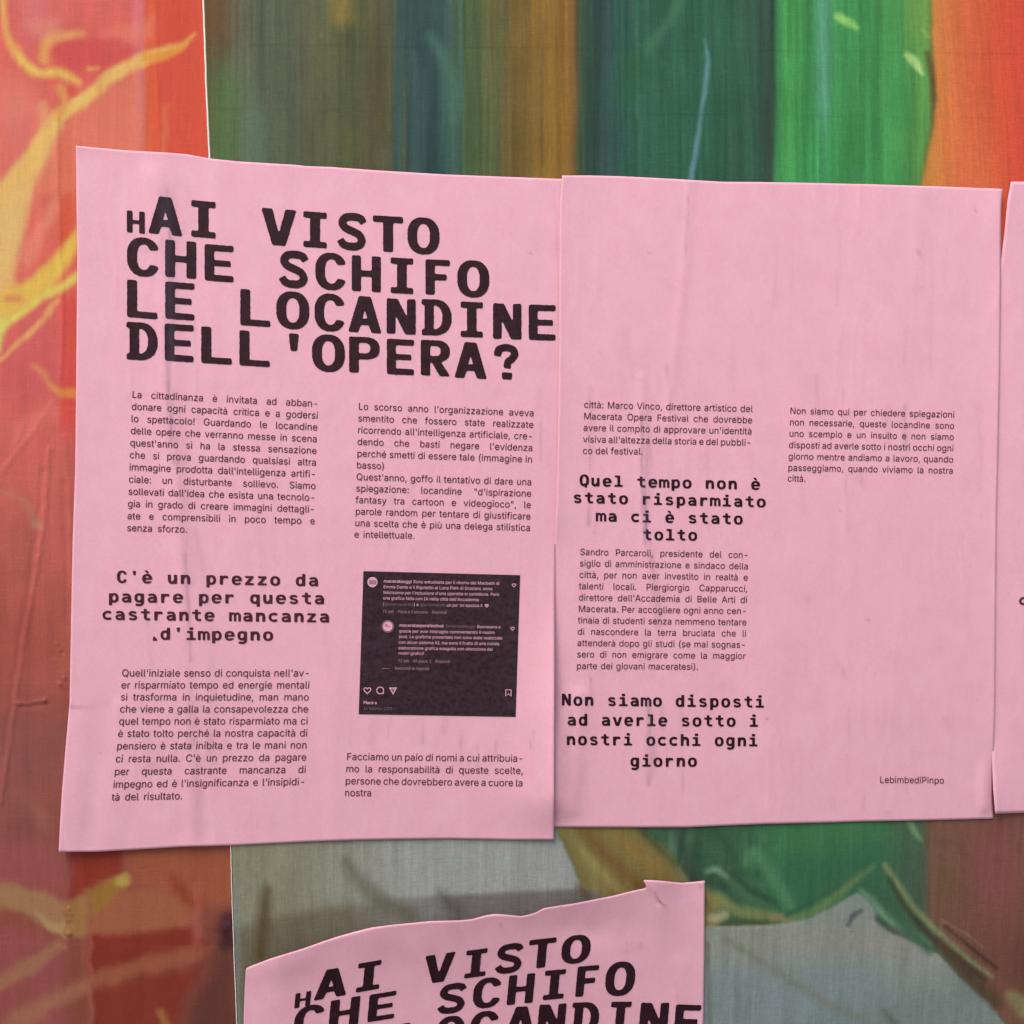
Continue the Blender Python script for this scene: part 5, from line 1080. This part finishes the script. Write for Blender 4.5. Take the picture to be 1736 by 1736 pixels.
# ------------------------------------------------------------------ page outlines
P1_TOP = [(128.7, 247), (160, 250), (216, 255), (288, 259), (317, 261.5), (355, 268.5), (403, 273.6), (500, 279.4), (520, 281.6), (560, 283), (635, 288.5), (750, 295.5), (837, 299), (956, 303.5)]
P1_BOT = [(99.6, 1444.5), (166, 1444), (241, 1439.8), (310, 1435.5), (391, 1433.5), (450, 1430.6), (520, 1427), (606, 1424), (690, 1422.6), (765, 1422), (866, 1423.8), (939, 1423.8)]
P1_LEFT = [(128.7, 247), (129.6, 340), (131, 432), (130, 540), (129, 649), (127.5, 793), (123, 922), (120.3, 1060), (118, 1190), (111.7, 1261), (104.5, 1348), (101, 1410), (99.6, 1444.5)]
P1_RIGHT = [(956, 303.5), (954, 600), (950, 860), (942, 912), (940.5, 1000), (939.5, 1200), (939, 1423.8)]
P2_TOP = [(952.8, 297.5), (1000, 297.4), (1051.6, 298.7), (1138, 303), (1224, 308.2), (1290, 308.6), (1351, 309.6), (1481, 312.5), (1610, 316.8), (1700, 320.3)]
P2_BOT = [(935, 1402.4), (1000, 1402.6), (1060, 1402.8), (1164.8, 1402.6), (1230, 1399.6), (1294, 1397), (1420, 1394), (1466, 1392.5), (1581, 1390.5), (1683.9, 1388)]
P2_LEFT = [(952.8, 297.5), (949.5, 340), (948.5, 420), (948, 600), (945.5, 760), (943, 860), (940, 912), (935, 1000), (934, 1200), (935, 1402.4)]
P2_RIGHT = [(1700, 320.3), (1697.5, 350), (1696.8, 400), (1697, 470), (1695, 640), (1692, 780), (1689.6, 880), (1687.6, 1090), (1687, 1200), (1684, 1300), (1683.2, 1350), (1683.9, 1388)]
P3_TOP = [(1714, 308), (1736, 308), (1900, 312), (2160, 322), (2420, 332)]
P3_BOT = [(1687.3, 1379.5), (1736, 1378), (2000, 1366), (2400, 1348)]
P3_LEFT = [(1714, 308), (1708, 340), (1702.5, 398), (1697, 440), (1688, 500), (1684, 700), (1680, 1000), (1679, 1200), (1682.4, 1304), (1683.9, 1339), (1687.3, 1379.5)]
P3_RIGHT = [(2420, 332), (2412, 800), (2400, 1348)]
P4_TOP = [(416.6, 1645), (418, 1641.5), (423, 1638.8), (457.6, 1625.4), (515.2, 1607.7), (545, 1597), (572.8, 1587.6), (600, 1580), (630.4, 1572.4), (665, 1568), (729.5, 1561.6), (780, 1560.4), (800, 1558.4), (825, 1551.6), (840.2, 1549.5),
          (860, 1551), (882.9, 1553.3), (896, 1551), (908, 1547.3), (922.3, 1539.5), (975.8, 1531.4), (1038.6, 1518.9), (1070, 1511), (1095, 1505.5), (1097, 1499), (1098, 1491.8), (1110, 1492.3), (1126.5, 1493.8), (1155.3, 1496.8), (1176.7, 1495), (1194.8, 1493)]
P4_LEFT = [(416.6, 1645), (414.3, 1689.5), (413, 1736), (408, 2000), (396, 2400), (384, 2740)]
P4_RIGHT = [(1194.8, 1493), (1194.6, 1560), (1194.3, 1611.8), (1192.5, 1736), (1190, 2100), (1182, 2560)]
P4_BOT = [(384, 2740), (700, 2680), (1182, 2560)]

G = None
page_two = Sheet('pink sheet with two short bold subheadings and a signature at its lower right', None, P2_TOP, P2_RIGHT, P2_BOT, P2_LEFT, h2, stain_shade2, 190, 276)
page_one = Sheet('pink sheet with big black four line headline and a dark printed screenshot', None, P1_TOP, P1_RIGHT, P1_BOT, P1_LEFT, h1, stain1, 210, 300)
page_three = Sheet('pink sheet cut off by the right edge of view, only its left margin showing', None, P3_TOP, P3_RIGHT, P3_BOT, P3_LEFT, h3, stain3, 120, 180)
page_four = Sheet('pink sheet at the bottom, tilted and buckled, with a torn nick in its top edge', None, P4_TOP, P4_RIGHT, P4_BOT, P4_LEFT, h4, stain_shade4, 240, 300, (1098, 1491.8, -7, 7))

# ------------------------------------------------------------------ print: the headline
ROWS1 = [
 [('H', 214.8, 245.6, 357.7, 395), ('A', 252, 308.5, 333.5, 398), ('I', 324, 365.5, 340.5, 403), ('V', 444, 502, 354, 416.3), ('I', 514, 554, 359, 420), ('S', 571.8, 620.8, 360.5, 424.5), ('T', 632, 683.6, 366, 427), ('O', 690.5, 745.2, 368.5, 431.5)],
 [('C', 215, 268.3, 402.5, 469), ('H', 279.6, 333, 407.7, 471), ('E', 346.4, 396, 415, 477.3), ('S', 473, 522.4, 424.5, 488.5), ('C', 534.4, 585.4, 428.3, 492), ('H', 596, 646, 433.5, 494.5), ('I', 662, 700.6, 437, 498), ('F', 721, 763, 440, 500), ('O', 775, 829.6, 441.2, 504.6)],
 [('L', 215, 267.2, 475.5, 539.5), ('E', 279.6, 329.7, 478.5, 542), ('L', 407, 458.7, 491, 553), ('O', 468, 524.4, 494, 558.4), ('C', 533, 583.4, 497.5, 562), ('A', 591, 646, 502, 564), ('N', 655, 705, 506, 566.5), ('D', 714.4, 765.7, 507.4, 569), ('I', 780.7, 818.7, 511.5, 572), ('N', 835.4, 884.3, 514, 575), ('E', 896, 942, 516.5, 577)],
 [('D', 214, 267.2, 546.5, 611), ('E', 278.7, 328.3, 549.5, 613), ('L', 340.7, 393.4, 554.5, 617), ('L', 405.5, 457.9, 561, 621), ("'", 489.6, 506.5, 565, 595), ('O', 528.6, 584.8, 567, 630.8), ('P', 591.4, 643.8, 571, 632.5), ('E', 655.4, 702, 574.8, 635.5), ('R', 713, 762.8, 576.5, 637.5), ('A', 771, 824.7, 580, 641.5), ('?', 837.4, 879, 583, 643.4)]]
ROWS4 = [
 [('H', 498.6, 525.6, 1682.5, 1707.5), ('A', 532, 586, 1643, 1692), ('I', 602.8, 642.4, 1631, 1680), ('V', 717.5, 768, 1617.5, 1665.5), ('I', 786.4, 822.6, 1610, 1657), ('S', 838, 883.5, 1600, 1650.5), ('T', 893, 939.5, 1591.7, 1641), ('O', 949.5, 999, 1585.5, 1634)],
 [('C', 496, 546, 1705, 1757), ('H', 556, 607, 1693, 1742), ('E', 622, 668, 1683.5, 1730), ('S', 740.5, 787, 1667.5, 1718.5), ('C', 799.5, 846, 1658, 1709.5), ('H', 858.3, 903.2, 1652, 1702.4), ('I', 919.5, 955.2, 1644.5, 1694.5), ('F', 974.5, 1011.5, 1637.5, 1689), ('O', 1023.5, 1074, 1630.5, 1689)],
 [('L', 493, 540, 1758, 1812), ('E', 553, 600, 1748, 1802), ('L', 676, 722, 1733, 1788), ('O', 736, 785, 1723, 1778), ('C', 794, 841, 1714.5, 1770), ('A', 853, 906, 1706.5, 1763), ('N', 909, 956, 1702, 1757), ('D', 965.5, 1013, 1699, 1754), ('I', 1031, 1066, 1698, 1754), ('N', 1081, 1130, 1699.5, 1757), ('E', 1140.5, 1184, 1703, 1761)]]
T3 = Affine([(129, 247), (950, 303), (939, 1423), (100, 1444)], [(1691, 308), (2409, 330), (2389, 1345), (1663, 1379)])
T4 = Affine([(215, 469), (829, 504), (215, 540), (942, 577), (129, 247), (950, 303), (939, 1423), (100, 1444)],
            [(498, 1757), (1073, 1688), (493, 1812), (1184, 1762), (420, 1600), (1192, 1500), (1182, 2550), (386, 2735)])

def headline(rows, sheet, mat, T=None, slant=None):
    for i, r in enumerate(rows):
        pr = Print(); head_row(pr, r, T, slant); pr.build('headline_line', mat, sheet)

headline(ROWS1, page_one, M_INK)
headline(ROWS1, page_three, M_INK, T3)
headline(ROWS4, page_four, M_INK_DARK, None, lambda x: .095)
headline(ROWS1[3:], page_four, M_INK_DARK, T4)

# ------------------------------------------------------------------ print: running text
PARA1 = (["La cittadinanza è invitata ad abban-", "donare ogni capacità critica e a godersi", "lo spettacolo! Guardando le locandine", "delle opere che verranno messe in scena", "quest'anno si ha la stessa sensazione",
          "che si prova guardando qualsiasi altra", "immagine prodotta dall'intelligenza artifi-", "ciale: un disturbante sollievo. Siamo", "sollevati dall'idea che esista una tecnolo-", "gia in grado di creare immagini dettagli-", "ate e comprensibili in poco tempo e", "senza sforzo."],
         {0: (223.1, 674.1, 540, 690), 5: (219.1, 776.6, 536.5, 789.6), 10: (215.2, 880, 534.2, 888.9), 11: (214.5, 900.4, 317.6, 903)}, 11.8)
PARA2 = (["Lo scorso anno l'organizzazione aveva", "smentito che fossero state realizzate", "ricorrendo all'intelligenza artificiale, cre-", "dendo che basti negare l'evidenza", "perché smetti di essere tale (immagine in"],
         {0: (607, 694.3, 905.4, 705.8), 2: (605.8, 734.2, 904, 745.2), 4: (604.6, 774.2, 902.7, 784.2)}, 11.5)
PARA2B = (["basso)"], {0: (604.1, 793.7, 652.5, 795.6)}, 11.5)
PARA2C = (["Quest'anno, goffo il tentativo di dare una", "spiegazione: locandine \"d'ispirazione", "fantasy tra cartoon e videogioco\", le", "parole random per tentare di giustificare", "una scelta che è più una delega stilistica", "e intellettuale."],
          {0: (603.5, 813.7, 901.6, 822.7), 4: (601.2, 891.8, 899.3, 900.2), 5: (600.1, 911.2, 703.5, 913.4)}, 11.5)
PARA3 = (["Quell'iniziale senso di conquista nell'av-", "er risparmiato tempo ed energie mentali", "si trasforma in inquietudine, man mano", "che viene a galla la consapevolezza che", "quel tempo non è stato risparmiato ma ci", "è stato tolto perché la nostra capacità di",
          "pensiero è stata inibita e tra le mani non", "ci resta nulla. C'è un prezzo da pagare", "per questa castrante mancanza di", "impegno ed è l'insignificanza e l'insipidi-", "tà del risultato."],
         {0: (205.9, 1147, 525.9, 1147), 3: (202.4, 1208, 522.9, 1208), 5: (199, 1249.4, 521.4, 1248.4), 9: (190.9, 1335.8, 518, 1331), 10: (188.6, 1357.5, 309.6, 1355)}, 12.4)
PARA4 = (["Facciamo un paio di nomi a cui attribuia-", "mo la responsabilità di queste scelte,", "persone che dovrebbero avere a cuore la"], {0: (586.8, 1288.4, 888, 1291.5), 2: (584.8, 1329.5, 886.6, 1333.2)}, 12.0)
PARA4B = (["nostra"], {0: (583.9, 1349.7, 630.3, 1350)}, 12.0)
PARA5 = (["città: Marco Vinco, direttore artistico del", "Macerata Opera Festival che dovrebbe", "avere il compito di approvare un'identità", "visiva all'altezza della storia e del pubbli-", "co del festival."],
         {0: (989.7, 691.1, 1276.3, 698.5), 3: (988, 749.8, 1274.3, 755.6), 4: (987.4, 769.4, 1090, 770.6)}, 11.2)
PARA6 = (["Sandro Parcaroli, presidente del con-", "siglio di amministrazione e sindaco della", "città, per non aver investito in realtà e", "talenti locali. Piergiorgio Capparucci,", "direttore dell'Accademia di Belle Arti di", "Macerata. Per accogliere ogni anno cen-", "tinaia di studenti senza nemmeno tentare",
          "di nascondere la terra bruciata che li", "attenderà dopo gli studi (se mai sognas-", "sero di non emigrare come la maggior", "parte dei giovani maceratesi)."],
         {0: (982.8, 940.8, 1269.4, 946.2), 5: (979.9, 1037.3, 1266.5, 1041.2), 9: (977.6, 1114.4, 1264.2, 1117.3), 10: (977, 1134.1, 1184.1, 1135.5)}, 11.0)
PARA7 = (["Non siamo qui per chiedere spiegazioni", "non necessarie, queste locandine sono", "uno scempio e un insulto e non siamo", "disposti ad averle sotto i nostri occhi ogni", "giorno mentre andiamo a lavoro, quando", "passeggiamo, quando viviamo la nostra", "città."],
         {0: (1338.8, 701.5, 1618.5, 708), 5: (1335.4, 797.9, 1616.2, 803.1), 6: (1334.8, 816.1, 1366.2, 816.6)}, 10.9)
SIGN = (["LebimbediPinpo"], {0: (1491.2, 1327.3, 1600.9, 1328.5)}, 11.2)

def paragraphs(blocks, sheet, name, T=None):
    for part in blocks:
        pr = Print()
        for lines, anc, cap in part: text_block(pr, lines, anc, cap, T=T)
        pr.build(name, M_BODY, sheet)

SUB1 = [("C'è un prezzo da", 198, 987.8, 539.4, 993.8), ("pagare per questa", 184.5, 1020.9, 549.5, 1024.2), ("castrante mancanza", 173.6, 1050.6, 558, 1055.2), ("d'impegno", 272, 1084.3, 463, 1086)]
SUB2 = [("Quel tempo non è", 982.5, 823.6, 1288.7, 830.3), ("stato risparmiato", 972.7, 852.4, 1298.2, 860), ("ma ci è stato", 1009.9, 883.5, 1259.3, 888.9), ("tolto", 1090.5, 915.4, 1182, 916.4)]
SUB3 = [("Non siamo disposti", 952.5, 1195.8, 1295.3, 1199.6), ("ad averle sotto i", 962.3, 1229.8, 1285.2, 1232), ("nostri occhi ogni", 960.9, 1262.9, 1284.3, 1265.2), ("giorno", 1068.9, 1299.5, 1181.5, 1299.7)]
BLOT = np.array([(259, 1086.5), (259.5, 1080), (262, 1079), (266.3, 1084), (265.5, 1086.5), (262, 1086)])
def subheading(rows, cap, sheet, mat, T=None, blot=False):
    pr = Print(); mono_lines(pr, rows, cap, T)
    if blot:
        q = BLOT if T is None else T(BLOT)
        pr.add(q, np.array([(0, 1, 5), (1, 2, 5), (2, 3, 5), (3, 4, 5)]))
    pr.build('subheading', mat, sheet)

def screenshot(sheet, T=None):
    """the dark comment screenshot; its own marks run 0..1736 and are laid between its four corners"""
    src = [(93, 163), (1631, 203), (1587, 1593), (47, 1567)]
    dst = [(616.1, 968.2), (881.8, 975.1), (874.2, 1215.3), (608.1, 1210.8)]
    Q = Affine(src, dst)
    def M(p):
        q = Q(p)
        return q if T is None else T(q)
    M.scale = Q.scale * (T.scale if T else 1)
    u, v = np.meshgrid(np.linspace(0, 1, 46), np.linspace(0, 1, 42))
    u = u.ravel()[:, None]; v = v.ravel()[:, None]; s = np.array(src, float)
    g = (1 - u) * (1 - v) * s[0] + u * (1 - v) * s[1] + u * v * s[2] + (1 - u) * v * s[3]
    gf = grid_faces(46, 42)
    pr = Print(); pr.add(M(g), np.vstack([gf[:, [0, 1, 2]], gf[:, [0, 2, 3]]]))
    panel = pr.build('screenshot', M_SHOT, sheet)
    def out(pr, name, mat, lift=.00030):
        o = pr.build(name, mat, sheet, lift)
        o.parent = panel
        return o
    TX = [("macerataoggi", 290, 275, 566, 281, 1), ("Sono entusiasta per il ritorno del Macbeth di", 580, 281, 1428, 299, 0),
          ("Emma Dante e il Rigoletto al Luna Park di Graziani, sono", 288, 331, 1360, 351, 0), ("felicissima per l'inclusione d'una operetta in cartellone. Però", 287, 387, 1427, 407, 0),
          ("una grafica fatta con IA nella città dell'Accademia", 285, 441, 1227, 459, 0), ("(", 283, 500, 294, 500, 0), ("@abamacerata", 298, 500, 582, 505, 3), (") e", 586, 506, 636, 507, 0), ("@arsinfabula", 648, 507, 897, 510, 3),
          ("un po' mi spezza il", 908, 511, 1262, 516, 0), ("72 sett", 280, 573, 390, 575, 2), ("Piace a 3 persone", 430, 575, 725, 580, 2), ("Rispondi", 765, 580, 912, 583, 2),
          ("macerataoperafestival", 445, 708, 880, 715, 1), ("@macerataoggi", 898, 715, 1192, 721, 3), ("Buonasera e", 1208, 722, 1440, 726, 0), ("grazie per aver interagito commentando il nostro", 442, 765, 1382, 780, 0),
          ("post. Le grafiche presentate non sono state realizzate", 440, 819, 1457, 835, 0), ("con alcun sistema AI, ma sono il frutto di una curata", 438, 875, 1427, 890, 0), ("elaborazione grafica eseguita con attenzione dai", 436, 931, 1362, 945, 0),
          ("nostri grafici!", 435, 982, 688, 986, 0), ("72 sett", 433, 1057, 542, 1059, 2), ("Mi piace: 1", 582, 1060, 762, 1062, 2), ("Rispondi", 798, 1062, 945, 1064, 2), ("Nascondi le risposte", 400, 1130, 740, 1135, 2),
          ("Piace a", 92, 1467, 225, 1469, 1), ("14 febbraio 2025", 92, 1525, 378, 1528, 3)]
    mats = {0: M_LIGHT, 1: M_LIGHT, 2: M_DIM, 3: M_DIMMER}
    ps = {}
    for txt, xl, yl, xr, yr, k in TX:
        p = ps.setdefault(k, Print())
        reps = ((0, 0), (1.3, .4))
        if k != 1 or T is not None: reps = ((0, 0),)
        for j, (ox, oy) in enumerate(reps):
            L = M(np.array([[xl + ox, yl + oy]]))[0]; Rr = M(np.array([[xr + ox, yr + oy]]))[0]
            cap = 30 * M.scale; up = np.array([0.02, -1.0]) * cap; W_ = np.hypot(*(Rr - L)) / cap
            adv = sum(GLY[c][0] if c != ' ' else .36 for c in txt); k_ = W_ / adv; x = 0
            for c in txt:
                a, vv, tt = GLY[c] if c != ' ' else (.36, [], [])
                if len(vv):
                    q = vv.copy(); q[:, 0] = x + q[:, 0] * k_
                    p_ = ps.setdefault((k, j), Print())
                    p_.add(place(q, L, Rr, up, up, W_), tt)
                x += a * k_
    # copies thicken the strokes; each sits a hair above the last so no faces coincide
    names = {0: 'comment_text', 1: 'bold_text', 2: 'small_text', 3: 'faint_text'}
    for key, p in ps.items():
        if isinstance(key, tuple): out(p, names[key[0]], mats[key[0]], .00030 + .00003 * key[1])
    def disc(cx, c_y, r, n=28, r0=None):
        a = np.linspace(0, 2 * math.pi, n, endpoint=False)
        o = np.c_[cx + r * np.cos(a), c_y + r * np.sin(a)]
        if r0 is None:
            return np.vstack([o, [[cx, c_y]]]), np.array([(i, (i + 1) % n, n) for i in range(n)])
        i_ = np.c_[cx + r0 * np.cos(a), c_y + r0 * np.sin(a)]
        t = []
        for k in range(n):
            k2 = (k + 1) % n; t += [(k, k2, n + k), (k2, n + k2, n + k)]
        return np.vstack([o, i_]), np.array(t)
    def line(pts, w, closed=False):
        q = np.array(pts, float)
        nn = len(q); d = np.zeros_like(q)
        nx_ = np.roll(q, -1, 0); pv = np.roll(q, 1, 0)
        if not closed: nx_[-1] = q[-1]; pv[0] = q[0]
        d = nx_ - pv; d /= np.hypot(*d.T)[:, None] + 1e-9
        nrm = np.c_[-d[:, 1], d[:, 0]] * w / 2
        v = np.vstack([q + nrm, q - nrm]); t = []
        for k in range(nn if closed else nn - 1):
            k2 = (k + 1) % nn; t += [(k, k2, nn + k), (k2, nn + k2, nn + k)]
        return v, np.array(t)
    def heart(cx, c_y, r, w):
        a = np.linspace(0, 2 * math.pi, 30, endpoint=False)
        x = 16 * np.sin(a) ** 3; y = 13 * np.cos(a) - 5 * np.cos(2 * a) - 2 * np.cos(3 * a) - np.cos(4 * a)
        return line(np.c_[cx + x * r / 16, c_y - y * r / 16], w, True)
    def icon(name, parts, mat=M_LIGHT, lift=.00030):
        p = Print()
        for v, t in parts: p.add(M(v), t)
        return out(p, name, mat, lift)
    icon('avatar', [disc(182, 271, 50)])
    icon('avatar_band', [(np.array([(148, 249), (218, 251), (218, 292), (148, 290)], float), np.array([(0, 1, 2), (0, 2, 3)]))], M_DIM, .00042)
    icon('avatar', [disc(332, 705, 48)]); icon('avatar_ring', [disc(332, 705, 60, 32, 54)], M_DIM)
    icon('avatar_mark', [line(smooth([(308, 690), (316, 704), (328, 700), (322, 688), (312, 690)], 3), 7), line([(336, 706), (358, 708)], 4)], M_DIMMER, .00042)
    icon('heart_icon', [heart(132, 1333, 34, 9)])
    icon('comment_icon', [line([(258 + 34 * math.cos(a), 1334 + 33 * math.sin(a)) for a in np.linspace(.75, 2 * math.pi + .1, 24)] + [(288, 1352), (292, 1366), (276, 1362)], 9)])
    icon('share_icon', [(np.array([(344, 1306), (424, 1304), (384, 1377), (361, 1317), (406, 1315), (384, 1355)], float), np.array([(0, 1, 3), (1, 4, 3), (1, 2, 4), (2, 5, 4), (2, 0, 5), (0, 3, 5)]))])
    icon('share_icon', [line([(370, 1337), (398, 1322)], 6)], M_LIGHT, .00042)
    icon('bookmark_icon', [line([(1490, 1390), (1490, 1327), (1543, 1329), (1541, 1392), (1516, 1366)], 9, True)])
    icon('heart_icon', [heart(1571, 301, 18, 6)]); icon('heart_icon', [heart(1557, 727, 18, 6)]); icon('broken_heart', [heart(1303, 502, 14, 10)])
    icon('dash', [line([(277, 1118), (347, 1119)], 5)], M_DIM)

first_page = [[PARA1], [PARA2, PARA2B, PARA2C], [PARA3], [PARA4, PARA4B]]
paragraphs(first_page, page_one, 'paragraph')
subheading(SUB1, 20.2, page_one, M_SUB, None, True)
screenshot(page_one)
paragraphs([[PARA5], [PARA6], [PARA7]], page_two, 'paragraph')
paragraphs([[SIGN]], page_two, 'signature')
subheading(SUB2, 19.0, page_two, M_INK_DARK); subheading(SUB3, 19.8, page_two, M_INK_DARK)
paragraphs(first_page, page_three, 'paragraph', T3); subheading(SUB1, 20.2, page_three, M_SUB, T3, True); screenshot(page_three, T3)
paragraphs(first_page, page_four, 'paragraph', T4); subheading(SUB1, 20.2, page_four, M_SUB, T4, True); screenshot(page_four, T4)
